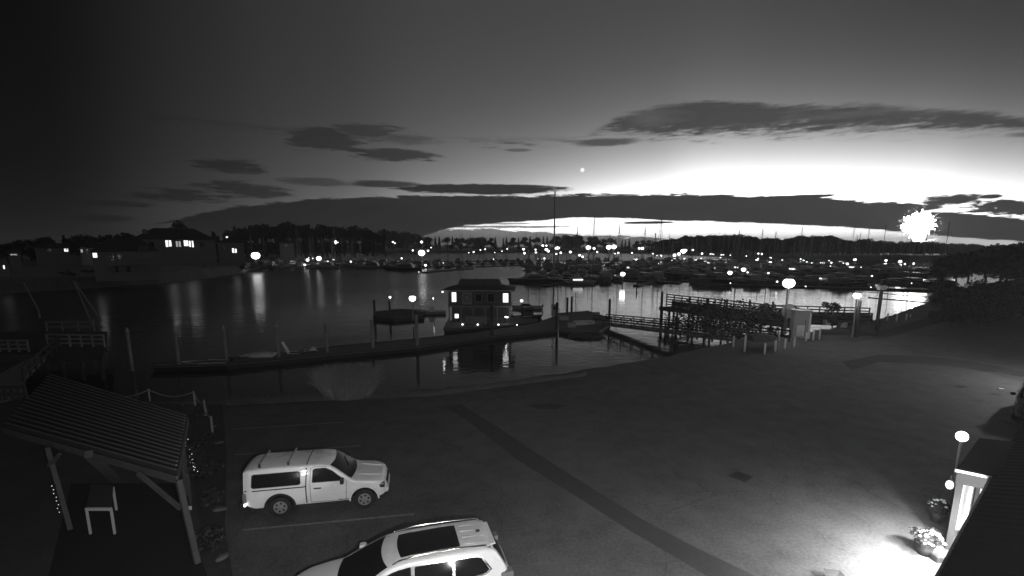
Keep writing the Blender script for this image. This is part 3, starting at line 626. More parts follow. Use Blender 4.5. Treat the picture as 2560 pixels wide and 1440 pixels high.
rows = [  # left marina: rows run across, seen from 270 m on
 (276, -150, -25, 'frontmost left row', 6.5), (318, -165, -10, 'second left row', 6.5), (365, -180, 0, 'third left row', 8),
 # right marina
 (162, 60, 138, 'nearest right row', 4.9), (176, 6, 52, 'short middle right row', 4.8), (200, 58, 170, 'second right row', 4.9), (234, 8, 204, 'third right row', 4.8), (275, 8, 205, 'fourth right row', 5.6), (325, -5, 225, 'fifth right row', 5.8), (385, -20, 215, 'farthest right row', 7.4)]
for (y, x0, x1, rn, stp) in rows:
    side = 'left' if 'left' in rn else 'right'
    pontoon((x0 - 3, y, 0), (x1 + 3, y, 0), 2.2, 'long pontoon carrying the %s of boats' % rn)
    x = x0
    while x < x1:
        for sd in ((-1, 1) if 170 < y < 300 else (-1,)):
            if random.random() < .14: continue
            k = random.choices(['s1', 's2', 's3', 'c1', 'c2', 'c3', 'c4'], [5, 3, 4, 4, 4, 2, .8 if side == 'right' else .3])[0]
            s = random.uniform(.8, 1.12) * (1.18 if side == 'right' else 1.22)
            if sd < 0 and y in (276, 205): s *= .95
            boat(k, x + random.uniform(-.6, .6), y + sd * (7.2 * s + .6), (-math.pi / 2 if sd < 0 else math.pi / 2) + (math.pi if random.random() < .4 else 0) + random.uniform(-.04, .04),
                 '%s moored %s the pontoon of the %s' % (words_[k], 'before' if sd < 0 else 'behind', rn), '%ss in the %s' % (protos[k].name.split('.')[0].replace('_', ' '), rn), s)
        x += stp * random.uniform(.85, 1.25)
# boats that stand out
def solo(kind, px, py, rz, label, s=1.0): p = wp(px, py); return boat(kind, p.x, p.y, rz, label, None, s)
solo('c3', 1327, 706, R(188), 'dark fishing trawler with rounded bow at the end of the middle pontoon', 1.0)
o = sailboat(15, 29, gelb, 'sailboat carrying the tallest mast, rising across the dark cloud', name='sailboat'); place(o, 1391, 706, R(175))
solo('c4', 1448, 711, R(5), 'houseboat like cruiser with glowing cabin beside the trawler', .85)
solo('c1', 1462, 683, R(10), 'pale canopied cruiser behind the glowing cabin', 1.25)
solo('c1', 812, 671, R(178), 'white cruiser lying broadside at the left end of the left marina', 1.3)
solo('c1', 925, 671, R(182), 'white cruiser lying broadside in the middle of the left marina front', 1.25)
solo('c3', 1008, 676, R(175), 'dark cruiser with long canopy at the front of the left marina', 1.3)
solo('c2', 1700, 690, R(60), 'grey cruiser just behind the leafy tree', 1.1)
solo('c4', 2048, 708, R(2), 'cruiser with a row of lit windows behind the yard lamp', .9)
solo('c3', 2115, 716, R(8), 'dark cruiser behind the gangway rails', .95)
# leaning second mast seen behind the tall one
o = sailboat(10, 17, gelg, 'grey sailboat heeling slightly just left of the tallest mast'); place(o, 1374, 690, R(15)); o.rotation_euler.x = R(2)
pontoon(wp(1062, 682), wp(1180, 672), 3, 'low dark pontoon running out right of the left marina')
pontoon(wp(1360, 716), wp(1525, 700), 2.6, 'pontoon beside the trawler and the glowing cabin')
pontoon(wp(1520, 700), wp(1700, 709), 2.6, 'pontoon under the lamp with the long streak')
pontoon(wp(1590, 716), wp(1650, 703), 2.0, 'short finger pontoon ending at a single pile')
pontoon(wp(1750, 712), wp(2330, 728), 2.5, 'pontoon seen behind the gangway and tree')
pontoon(wp(1190, 668), wp(1300, 664), 2.5, 'low pontoon between the left marina and trawler')

# ------------------------------------------------------------------ near docks
def slab(name, label, pxs, z, th, m, cat='dock', kindmat=None):
    pts = [P(x, y, z) for x, y in pxs]; c = sum(pts, Vector()) / len(pts); t = thing(name, label, cat, (c.x, c.y, z))
    MB(c).poly(pts, .10).build('deck', m, t); MB(c).poly([c + (p - c) * .985 + Vector((0, 0, -.101)) for p in pts], th).build('float', blackp, t)
    MB(c).add([q for p0, p1 in zip(pts, pts[1:] + pts[:1]) for q in (p0 + Vector((0, 0, .002)), p1 + Vector((0, 0, .002)), p1 + Vector((0, 0, .1)), p0 + Vector((0, 0, .1)))], [(4 * i, 4 * i + 1, 4 * i + 2, 4 * i + 3) for i in range(len(pts))]).build('kerb_rail', wood_dark, t)
    return t
DZ = WZ + .5
slab('floating_dock', 'long low floating dock running from the dinghies to the fuel float', [(372, 918), (560, 912), (840, 886), (1040, 868), (1240, 840), (1395, 824), (1392, 790), (1340, 808), (1180, 833), (1040, 848), (840, 866), (700, 888), (380, 910)], DZ, .5, plank_m)
slab('floating_dock', 'wide hub float where the long dock meets the gangway', [(1397, 824), (1440, 832), (1490, 833), (1525, 808), (1520, 794), (1470, 778), (1396, 784)], DZ, .5, plank_m)
slab('floating_dock', 'float carrying the two storey fuel house', [(1108, 824), (1300, 812), (1345, 804), (1346, 797), (1290, 792), (1118, 803)], DZ - .02, .5, plank_m)
slab('floating_dock', 'small dark float left of the moored white launch', [(932, 793), (985, 797), (1060, 791), (1062, 776), (1000, 773), (936, 780)], DZ, .5, wood_dark)
def piling(px, yt, yb, r=.17, m=wood_dark, label='', group='pilings of the long dock', cap=True, z=DZ):
    g0 = P(px, yb, z); top = at(px, yt, g0.y).z; t = thing('piling', label, 'piling', (g0.x, g0.y, WZ - 1.5), 0, group)
    MB().tube([(0, 0, -1), (0, 0, top - WZ + 1.5)], r, 9, r * .93).build('shaft', m, t, True)
    if cap: MB().tube([(0, 0, top - WZ + 1.5), (0, 0, top - WZ + 1.85)], r * 1.15, 9, .03).build('cap', post_paint, t)
    return t
for px, yt, yb, lb, m in [(330, 828, 915, 'leftmost piling of the long dock', wood), (447, 826, 912, 'second piling, left of the open skiff', wood), (567, 822, 903, 'piling behind the open skiff', wood), (697, 816, 893, 'piling right of the covered dinghy', wood),
                          (818, 808, 881, 'piling right of the cluttered dinghy', wood), (932, 800, 869, 'piling on the near edge above the tall grass clump', wood), (1043, 787, 864, 'piling below the white launch', wood), (1230, 763, 839, 'piling in front of the fuel house', wood_dark),
                          (1392, 756, 823, 'piling at the corner of the hub float', wood_dark), (1523, 748, 800, 'lone piling right of the hub float', wood_dark), (1418, 744, 778, 'left one of two close pilings behind the hub', wood_dark),
                          (1429, 741, 778, 'right one of two close pilings behind the hub', wood_dark), (937, 750, 790, 'left piling of the small dark float', wood_dark), (975, 753, 790, 'piling of the small dark float carrying a light', wood_dark),
                          (1592, 703, 720, 'single pile at the finger pontoon', wood_dark)]:
    piling(px, yt, yb, .2 if px > 900 else .16, m, lb, cap=px < 900)

# fuel house
fb = P(1200, 812, DZ); sc_ = (P(1275, 812, DZ) - P(1122, 812, DZ)).length / 9.0
t = thing('fuel_house', 'two storey floating fuel house with a tiered hip roof and lit windows', 'boathouse', (fb.x, fb.y, DZ), R(-2)); fh = t
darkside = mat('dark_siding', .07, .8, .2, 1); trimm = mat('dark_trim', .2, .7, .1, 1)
fx0, fx1 = -4.6 * sc_, 4.4 * sc_
MB().box(fx0, fx1, 0.0, 5.2, 2.75, 5.05).build('upper_wall', darkside, t)
MB().box(fx0 + .1, fx1 - .1, 2.4, 5.1, 0, 2.72).build('lower_wall', darkside, t)
MB().box(fx0 - .1, fx1 + .1, -.12, 5.3, 2.6, 2.75).build('floor_band', trimm, t)
for i in range(6): x = fx0 + .08 + (fx1 - fx0 - .16) * i / 5; MB().box(x - .07, x + .07, -.02, .12, 0, 2.6).build('column', trimm, t)
for i in range(3):
    xa = fx0 + (fx1 - fx0) * (1 + i) / 5; b_ = MB(); b_.bar((xa + .07, .05, 2.1), (xa + .5, .05, 2.6), .08); b_.bar((xa - .07 , .05, 2.1), (xa - .5, .05, 2.6), .08); b_.build('knee_brace', trimm, t)
e0, e1 = fx0 - .9, fx1 + .7
MB().add([(e0, -.9, 5.05), (e1, -.9, 5.05), (e1, 6.1, 5.05), (e0, 6.1, 5.05), (e0 + 2.1, 1.3, 5.65), (e1 - 2.1, 1.3, 5.65), (e1 - 2.1, 3.9, 5.65), (e0 + 2.1, 3.9, 5.65), (e0 + 2.4, 1.7, 6.45), (e1 - 2.4, 1.7, 6.45), (e1 - 2.4, 3.5, 6.45), (e0 + 2.4, 3.5, 6.45)],
         [(3, 2, 1, 0), (0, 1, 5, 4), (1, 2, 6, 5), (2, 3, 7, 6), (3, 0, 4, 7), (4, 5, 9, 8), (5, 6, 10, 9), (6, 7, 11, 10), (7, 4, 8, 11), (8, 9, 10, 11)]).build('roof', shingle, t)
MB().box(e0, e1, -.96, -.9, 4.98, 5.1).build('gutter', post_paint, t)
def fwin(x0, x1, z0, z1, m, y=0.0):
    f_ = .07; w = MB().box(x0 - f_, x1 + f_, y - .06, y - .01, z0 - f_, z0).box(x0 - f_, x1 + f_, y - .06, y - .01, z1, z1 + f_).box(x0 - f_, x0, y - .06, y - .01, z0, z1).box(x1, x1 + f_, y - .06, y - .01, z0, z1).build('window_frame', trimm, fh)
    MB().box(x0, x1, y - .03, y - .005, z0, z1).build('pane', m, fh)
u = lambda px: fx0 + (px - 1122) / 153 * (fx1 - fx0)
fwin(u(1131), u(1142), 3.35, 4.72, win_hot); fwin(u(1258), u(1271), 3.3, 4.6, win_hot)
fwin(u(1190), u(1205), 3.4, 4.5, glass); fwin(u(1220), u(1236), 3.4, 4.5, glass)
fwin(u(1131), u(1141), .6, 1.25, win_hot, 2.4)
MB().box(u(1156), u(1181), -.05, -.005, 3.0, 4.75).build('sign_board', trimm, t)
rr = MB(); cx_ = (u(1156) + u(1181)) / 2
for i in range(24): a0, a1 = 2 * math.pi * i / 24, 2 * math.pi * (i + 1) / 24; rr.bar((cx_ + .46 * math.cos(a0), -.08, 3.9 + .46 * math.sin(a0)), (cx_ + .46 * math.cos(a1), -.08, 3.9 + .46 * math.sin(a1)), .1, .06, (0, 1, 0))
rr.build('ring_emblem', darkside, t)
for y_ in (.95,): MB().box(fx0, fx1, -.5, -.44, y_, y_ + .05).build('deck_rail', trimm, t)
for i in range(9): MB().box(fx0 + (fx1 - fx0) * i / 8 - .03, fx0 + (fx1 - fx0) * i / 8 + .03, -.5, -.44, 0, .95).build('rail_post', trimm, t)
for px in (1158, 1196, 1247): MB().ball((u(px), -.75, .16), .13, 8, 5, .7).build('deck_light', lamp_mid, t, True)
MB().box(u(1160), u(1215), 1.2, 2.0, 0, 1.05).build('counter', trimm, t)
MB().box(u(1262), u(1270), .5, .8, 1.0, 1.15).build('wall_light', lamp_mid, t)
MB().ball((e0 + .25, -.9, 4.85), .12, 8, 5, .6).build('eave_light', lamp_mid, t, True)
light('inner_glow', (u(1136), 1.4, 2.2), 2, .1, parent=t); light('eave_glow', (e0 + .3, -1.1, 4.7), 5, .1, parent=t); light('side_glow', (u(1266), -.6, 2.3), 6, .1, parent=t)
# white launch with tower
o = skiff(4.9, gel, 'white centre console launch with radar arch beside the fuel house', motor=False, name='launch'); place(o, 1080, 785, R(183)); t = o
MB().box(-.3, .5, -.4, .4, .3, 1.35).build('console', white, t, bevel=.08)
a = MB(); 
for y in (-.55, .55): a.bar((-.5, y, .5), (-.3, y * .8, 2.3), .07)
a.bar((-.3, -.45, 2.3), (-.3, .45, 2.3), .08).bar((.5, -.45, 2.2), (-.3, -.45, 2.3), .05).bar((.5, .45, 2.2), (-.3, .45, 2.3), .05); a.build('arch', white, t); MB().ball((-.3, 0, 2.75), .1, 8, 5, 1.4).build('masthead_light', lamp_mid, t, True)
MB().box(1.0, 2.0, -.5, .5, .45, .62).build('bow_cushion', gel, t, bevel=.05)
# clutter around the fuel float
o = skiff(5.0, gelb, 'dark open workboat tied right of the fuel house', motor=True, name='workboat'); place(o, 1318, 797, R(20))
MB().box(-.8, .9, -.6, .6, .5, 1.9).build('wheelhouse', darkside, o, bevel=.05); MB().box(-.6, .7, -.62, .62, 1.2, 1.6).build('window_band', glass, o)
o = skiff(5.6, gel, 'white runabout with raised bow right of the fuel house', motor=True, name='runabout'); place(o, 1318, 772, R(170)); tapered(MB(), -.6, 1.6, .8, .5, .5, 1.05, .1, .7).build('windscreen', glass, o)
lamp(1304, 752, dist=80, base_z=WZ + .5, r=.24, m=lamp_mid, label='small lamp behind the runabout right of the fuel house', watts=30, name='dock_light')
lamp(1292, 812, base=(1292, 812), base_z=DZ, r=.1, m=lamp_mid, label='tiny light at the right corner of the fuel float', name='dock_light')
lamp(1268, 793, dist=68, base_z=DZ, r=.14, m=lamp_mid, label='small light by the right column of the fuel house', watts=8, name='dock_light')
lamp(1395, 701, dist=158, base_z=WZ + .4, r=.5, m=lamp_hot, label='low lamp at the waterline below the tallest mast', watts=150, name='dock_light')
lamp(1436, 690, dist=170, base_z=WZ + .4, r=.5, m=lamp_mid, label='low lamp beside the glowing cabin', name='dock_light')
k = P(1387, 790, DZ); t = thing('fuel_pump', 'boxy fuel pump cabinet standing on the hub float', 'fuel pump', k); MB().box(-.55, .55, -.3, .3, 0, 1.9).build('cabinet', siding, t, bevel=.06); MB().box(-.35, .35, -.33, -.301, 1.1, 1.6).build('display', glass, t); MB().tube([(.58, 0, 1.4), (.8, -.1, .8), (.6, -.1, .3)], .04, 6).build('hose', blackp, t)
t = skiff(3.4, white, 'pale upturned dinghy lying on the hub float', motor=False, name='dinghy'); t.location = P(1460, 803, DZ + .45); t.rotation_euler = (R(180), 0, R(15))
for i, (px, py, s, lb) in enumerate([(1410, 800, .7, 'dock box left of the upturned dinghy'), (1428, 818, .6, 'small dock box at the near edge of the hub float'), (1490, 790, .5, 'dock box at the right end of the hub float')]):
    t = thing('dock_box', lb, 'dock box', P(px, py, DZ), R(12 * i)); MB().box(-s, s, -.35, .35, 0, .55).build('body', siding, t, bevel=.04); MB().box(-s - .03, s + .03, -.38, .38, .552, .62).build('lid', post_paint, t, bevel=.02)
# heap of nets / covered raft below hub
t = thing('covered_raft', 'dark lumpy raft under a tarpaulin at the near corner of the hub float', 'raft', P(1465, 842, WZ)); m_ = MB(); random.seed(5)
nx, ny = 16, 7; vs = [(-2.4 + 4.8 * i / nx, -1.0 + 2 * j / ny, max(0, .62 * math.sin(math.pi * j / ny) ** .5 * math.sin(math.pi * min(1, max(0, i / nx))) ** .4 + random.uniform(-.09, .09))) for j in range(ny + 1) for i in range(nx + 1)]
m_.add(vs, [(j * (nx + 1) + i, j * (nx + 1) + i + 1, (j + 1) * (nx + 1) + i + 1, (j + 1) * (nx + 1) + i) for j in range(ny) for i in range(nx)]).build('tarpaulin', canvas, t, True); MB().box(-2.3, 2.3, -.95, .95, -.25, .08).build('float', blackp, t)
# dinghies by the left end of the dock
o = skiff(4.3, white, 'open white skiff with outboard between two left pilings'); place(o, 519, 917, R(186))
o = skiff(3.5, white, 'dinghy under a pale fitted cover on the long dock', cover=white, motor=False, name='covered_dinghy'); place(o, 648, 902, R(183))
o = skiff(3.4, gelb, 'dark inflatable dinghy with a tilted pale board', name='inflatable_dinghy'); place(o, 745, 893, R(8)); MB().bar((-.9, 0, .5), (-1.5, .1, 1.7), .5, .05).build('board', white, o)
o = skiff(2.6, gelg, 'small grey dinghy with a light bundle beside the piling', cover=None, motor=False, name='dinghy'); place(o, 790, 886, R(20)); MB().ball((-.3, 0, .55), .38, 8, 5, .9).build('bundle', white, o, True)

# ------------------------------------------------------------------ trussed gangway and pier on the right
def railing(name, label, a, b_, n, h=1.15, rails=3, m=wood_dark, w=.12, cat='railing', group=None):
    a, b_ = Vector(a), Vector(b_); t = thing(name, label, cat, a, 0, group)
    for i in range(n + 1): p = a.lerp(b_, i / n); MB(a).bar(p, p + Vector((0, 0, h)), w).build('post', m, t)
    for k in range(rails): z = h * (k + 1) / rails - .06; MB(a).bar(a + Vector((0, 0, z)), b_ + Vector((0, 0, z)), w * .6, w * 1.3).build('rail', m, t)
    return t
gA, gB = P(1500, 806, DZ + .1), P(1955, 858, -.05)
d = (gB - gA); d.z = 0; d.normalize(); nrm = Vector((-d.y, d.x, 0)) * 1.1
t = thing('gangway', 'long dark truss gangway sloping from the hub float to the yard', 'gangway', gA)
MB(gA).poly([gA - nrm, gB - nrm, gB + nrm, gA + nrm], .25).build('deck', plank_m, t)
for sd in (-1, 1):
    A, B = gA + nrm * sd, gB + nrm * sd; N = 14
    MB(gA).bar(A + Vector((0, 0, 1.15)), B + Vector((0, 0, 1.15)), .12, .14).build('top_chord', wood_dark, t)
    MB(gA).bar(A + Vector((0, 0, .55)), B + Vector((0, 0, .55)), .06, .22).build('mid_board', wood_dark, t)
    for i in range(N + 1): p = A.lerp(B, i / N); MB(gA).bar(p, p + Vector((0, 0, 1.15)), .09).build('upright', wood_dark, t)
    for i in range(N): p, q = A.lerp(B, i / N), A.lerp(B, (i + 1) / N); MB(gA).bar(p + Vector((0, 0, .05)), q + Vector((0, 0, 1.1)), .06).build('diagonal', wood_dark, t)
for i, (px, yt, yb) in enumerate([(1652, 729, 800), (1672, 768, 802), (1688, 790, 850), (1664, 815, 830)]):
    piling(px, yt, yb, .2, wood_dark, ['tall piling at the left end of the timber pier', 'second piling under the pier end', 'near piling where pier and gangway cross', 'short piling below the gangway'][i], 'pilings under the pier', False)
pa, pb = P(1648, 768, 0), P(1975, 812, 0); t = thing('timber_pier', 'dark timber pier on piles reaching left behind the leafy tree', 'pier', pa); d = (pb - pa).normalized(); nr = Vector((-d.y, d.x, 0)) * 3.2
MB(pa).poly([pa, pb, pb + nr, pa + nr], .45).build('deck', wood_dark, t); MB(pa).poly([pa + Vector((0, 0, .15)), pb + Vector((0, 0, .15)), pb + nr * .06 + Vector((0, 0, .15)), pa + nr * .06 + Vector((0, 0, .15))], .14).build('edge_beam', wood_dark, t)
for i in range(7):
    for k in (0.08, .92): p = pa.lerp(pb, i / 7 + .02) + nr * k; MB(pa).tube([p + Vector((0, 0, -.4)), p + Vector((0, 0, -4.5))], .17, 8).build('pile', wood_dark, t)
railing('pier_railing', 'rail along the far side of the timber pier', pa + nr * .95, pb + nr * .95, 12, 1.05, 3)
railing('pier_railing', 'four rail fence along the near side of the timber pier', pa.lerp(pb, .12), pb, 11, 1.2, 4)
railing('pier_railing', 'low fence where the gangway meets the yard', P(1700, 850, -.2), P(1870, 846, 0), 8, 1.0, 3)
railing('pier_railing', 'upper rail along the middle of the timber pier', pa + nr * .5 + Vector((0, 0, .05)), pb + nr * .5 + Vector((0, 0, .05)), 14, 1.9, 5)
for i_, (px_0, lb_) in enumerate([(1722, 'leftmost tall mooring pile behind the pier'), (1768, 'second tall mooring pile behind the pier'), (1815, 'third tall mooring pile behind the pier'), (1872, 'fourth tall mooring pile behind the pier'), (1930, 'rightmost tall mooring pile behind the pier')]): piling(px_0, 742 + 3 * i_, 788, .19, wood_dark, lb_, 'mooring piles behind the pier', False)
railing('gangway_railing', 'near three rail fence silhouetted against the bright inlet', P(1905, 803, 0), P(2178, 808, 0), 9, 1.25, 3)
railing('gangway_railing', 'far fence of the landing behind the near rails', P(1900, 783, 0), P(2172, 792, 0), 9, 1.2, 3)
struct(MB().poly([P(1890, 800, -.02), P(2185, 812, -.02), P(2180, 786, -.02), P(1895, 778, -.02)], .3).build('landing_deck', wood_dark))
t = thing('gangway', 'dark ramp crossing the inlet right of the tall pole', 'gangway', P(2178, 742, 0)); a, b_ = P(2178, 745, 0), P(2335, 758, -1.2); MB(a).bar(a, b_, 1.4, .2).build('deck', wood_dark, t); t.location = a
for sd in (-.7, .7): MB(a).bar(a + Vector((0, sd, 1)), b_ + Vector((0, sd, 1)), .1, .1).build('rail', wood_dark, t)
# poles
p = P(2189, 838); t = thing('gallows_pole', 'tall dark pole with a crossbar right of the lamp pole', 'pole', p); hz = at(2189, 700, p.y).z; MB().tube([(0, 0, 0), (0, 0, hz)], .17, 9).build('shaft', wood_dark, t, True); MB().bar((-1.5, 0, hz - .5), (.4, 0, hz - .2), .16).build('crossbar', wood_dark, t)
MB().box(-.35, .35, -.2, .2, hz - 1.0, hz - .55).build('float_box', siding, t)
p = P(2050, 836); q = P(2188, 840); t = thing('timber_beam', 'heavy dark timber lying between the lamp pole and kiosk', 'timber', p); MB(p).bar(p + Vector((0, 0, .3)), q + Vector((0, 0, .3)), .5, .5).build('beam', wood_dark, t, bevel=.04)
p = P(2143, 843); t = thing('wooden_pole', 'thick timber pole supporting the bright lamp by the rails', 'pole', p + Vector((0, .25, 0))); MB().tube([(0, 0, 0), (0, 0, at(2143, 752, p.y).z)], .2, 9, .17).build('shaft', wood_dark, t, True)
# kiosk, disc, board
p = P(2001, 846); t = thing('kiosk', 'narrow pale kiosk with a notice board behind the bollards', 'kiosk', p, R(-12)); MB().box(-.75, .75, 0, 1.1, 0, 2.75).build('body', siding, t, bevel=.03); MB().box(-.85, .85, -.1, 1.2, 2.752, 2.85).build('roof', post_paint, t)
MB().box(-.42, .28, -.06, -.01, .25, 1.35).build('notice_board', white, t); MB().box(.62, .78, -.08, -.01, 0, 2.6).build('corner_post', white, t); MB().box(.3, .34, -.03, -.005, .3, 1.9).build('door_seam', blackp, t)
p = P(1964, 836); zc_ = at(1964, 778, p.y).z; t = thing('round_sign', 'pale round disc sign on a post under the brightest yard lamp', 'sign', p); MB().tube([(0, 0, 0), (0, 0, zc_ + .3)], .06, 6).build('post', alum, t)
MB().tube([(0, -.1, zc_), (0, -.16, zc_)], .74, 28).build('disc', mat('disc_grey', .24, .7, .2, 2), t); MB().tube([(0, -.08, zc_), (0, -.1, zc_)], .79, 28).build('rim', blackp, t)
# tarp covered trailer boat
o = skiff(5.2, gelg, 'boat on the ground under a grey tarpaulin behind the bollards', cover=canvas, motor=False, name='tarped_boat'); o.location = P(1905, 866, .2); o.rotation_euler = (0, 0, R(8)); o.scale = (.56, .7, 1.3)
# bollards
bl_ = [(1833, 841, 868, 'leftmost white bollard of the near row'), (1861, 839, 880, 'second white bollard of the near row, by the tarped boat'), (1911, 859, 886, 'frontmost white bollard before the tarped boat'), (1937, 852, 879, 'white bollard at the right end of the tarped boat'), (1961, 848, 874, 'white bollard below the round disc'),
       (1984, 845, 869, 'white bollard left of the notice board'), (1946, 829, 851, 'short white bollard behind the tarped boat'), (2015, 832, 853, 'white bollard at the right corner of the kiosk'), (2032, 826, 852, 'white bollard just right of the kiosk'), (2048, 825, 849, 'last white bollard before the dark timber'),
       (2194, 784, 800, 'white bollard right behind the tall pole'), (2218, 784, 801, 'second white bollard of the far row'), (2241, 786, 804, 'middle white bollard of the far row'), (2265, 785, 801, 'fourth white bollard of the far row'), (2275, 786, 794, 'smallest white bollard at the far end')]
for px, yt, yb, lb in bl_:
    g0 = P(px, yb); h_ = at(px, yt, g0.y).z; t = thing('bollard', lb, 'bollard', g0, 0, 'white bollards by the pier'); MB().tube([(0, 0, 0), (0, 0, h_)], .085, 10).build('shaft', white, t, True); MB().ball((0, 0, h_), .085, 10, 5, .5).build('cap', white, t, True)
for i, (px, py, s) in enumerate([(2070, 812, .5), (2105, 818, .4)]):
    t = thing('equipment_crate', ['pale crate in the shadow of the near rails', 'smaller pale crate beside the lamp pole'][i], 'crate', P(px, py)); MB().box(-s, s, -.3, .3, 0, .5).build('body', siding, t, bevel=.03); MB().box(-s - .02, s + .02, -.32, .32, .502, .56).build('lid', post_paint, t)
# the leafy trees at the pier
t = make_tree('broad', 'shore_tree', 'broad leafy tree in front of the timber pier', 3.9, 9.0, 3800, .10, 14); t.location = P(1780, 848, -1.0); t.scale = (1.25, .9, .95)
t = make_tree('broad', 'shore_tree', 'smaller leafy tree between the pier and the brightest lamp', 3.4, 4.0, 1800, .10, 9); t.location = P(1900, 842, -.4)
t = make_tree('broad', 'shore_tree', 'slender leafy tree beside the near rails', 3.4, 2.6, 700, .10, 6); t.location = P(2080, 826, -.2)
t = make_tree('broad', 'garden_shrub', 'low round shrub at the foot of the right wood', 1.7, 5.5, 2600, .12, 8); t['category'] = 'shrub'; t.location = P(2395, 806)
# tall grass clump on the verge
def grass_clump(name, label, c, n, rad, h):
    m_ = MB(c)
    for _ in range(n):
        a = random.uniform(0, 6.28); r0 = rad * .45 * math.sqrt(random.random()); b0 = Vector(c) + Vector((math.cos(a) * r0 * 1.5, math.sin(a) * r0, 0)); lean = Vector((math.cos(a) * rad * .8, math.sin(a) * rad * .5, 0)) * random.random() * (.3 + r0 / rad)
        hh = h * random.uniform(.5, 1.05); w = Vector((random.uniform(-1, 1), random.uniform(-1, 1), 0)).normalized() * .018
        m_.add([b0 - w, b0 + w, b0 + lean * .45 + w + Vector((0, 0, hh * .7)), b0 + lean * .45 - w + Vector((0, 0, hh * .7)), b0 + lean + Vector((0, 0, hh))], [(0, 1, 2, 3), (3, 2, 4)])
    o = m_.build(name, leafl); o.location = c; return o
tag(grass_clump('grass_clump', '', P(870, 990), 9000, 2.1, 1.9), 'large pale pampas clump growing at the water edge', 'grass clump')
m_ = MB()
for _ in range(9000):
    i = random.random(); px = 566 + i * 900; yy = 1010 - (px - 566) * .045 if px < 1090 else 986 - (px - 1090) * .128; q = P(px, yy + random.uniform(-9, 5) * (1 - .5 * i)); w = .012; hh = random.uniform(.08, .3); l_ = Vector((random.uniform(-.1, .1), random.uniform(-.1, .1), 0))
    m_.add([q - Vector((w, 0, 0)), q + Vector((w, 0, 0)), q + l_ + Vector((0, 0, hh))], [(0, 1, 2)])
stuff(m_.build('verge_grass', mat('short_dry_grass', .1, .9, .4, 2)), 'short dry grass along the yard edge', 'grass')
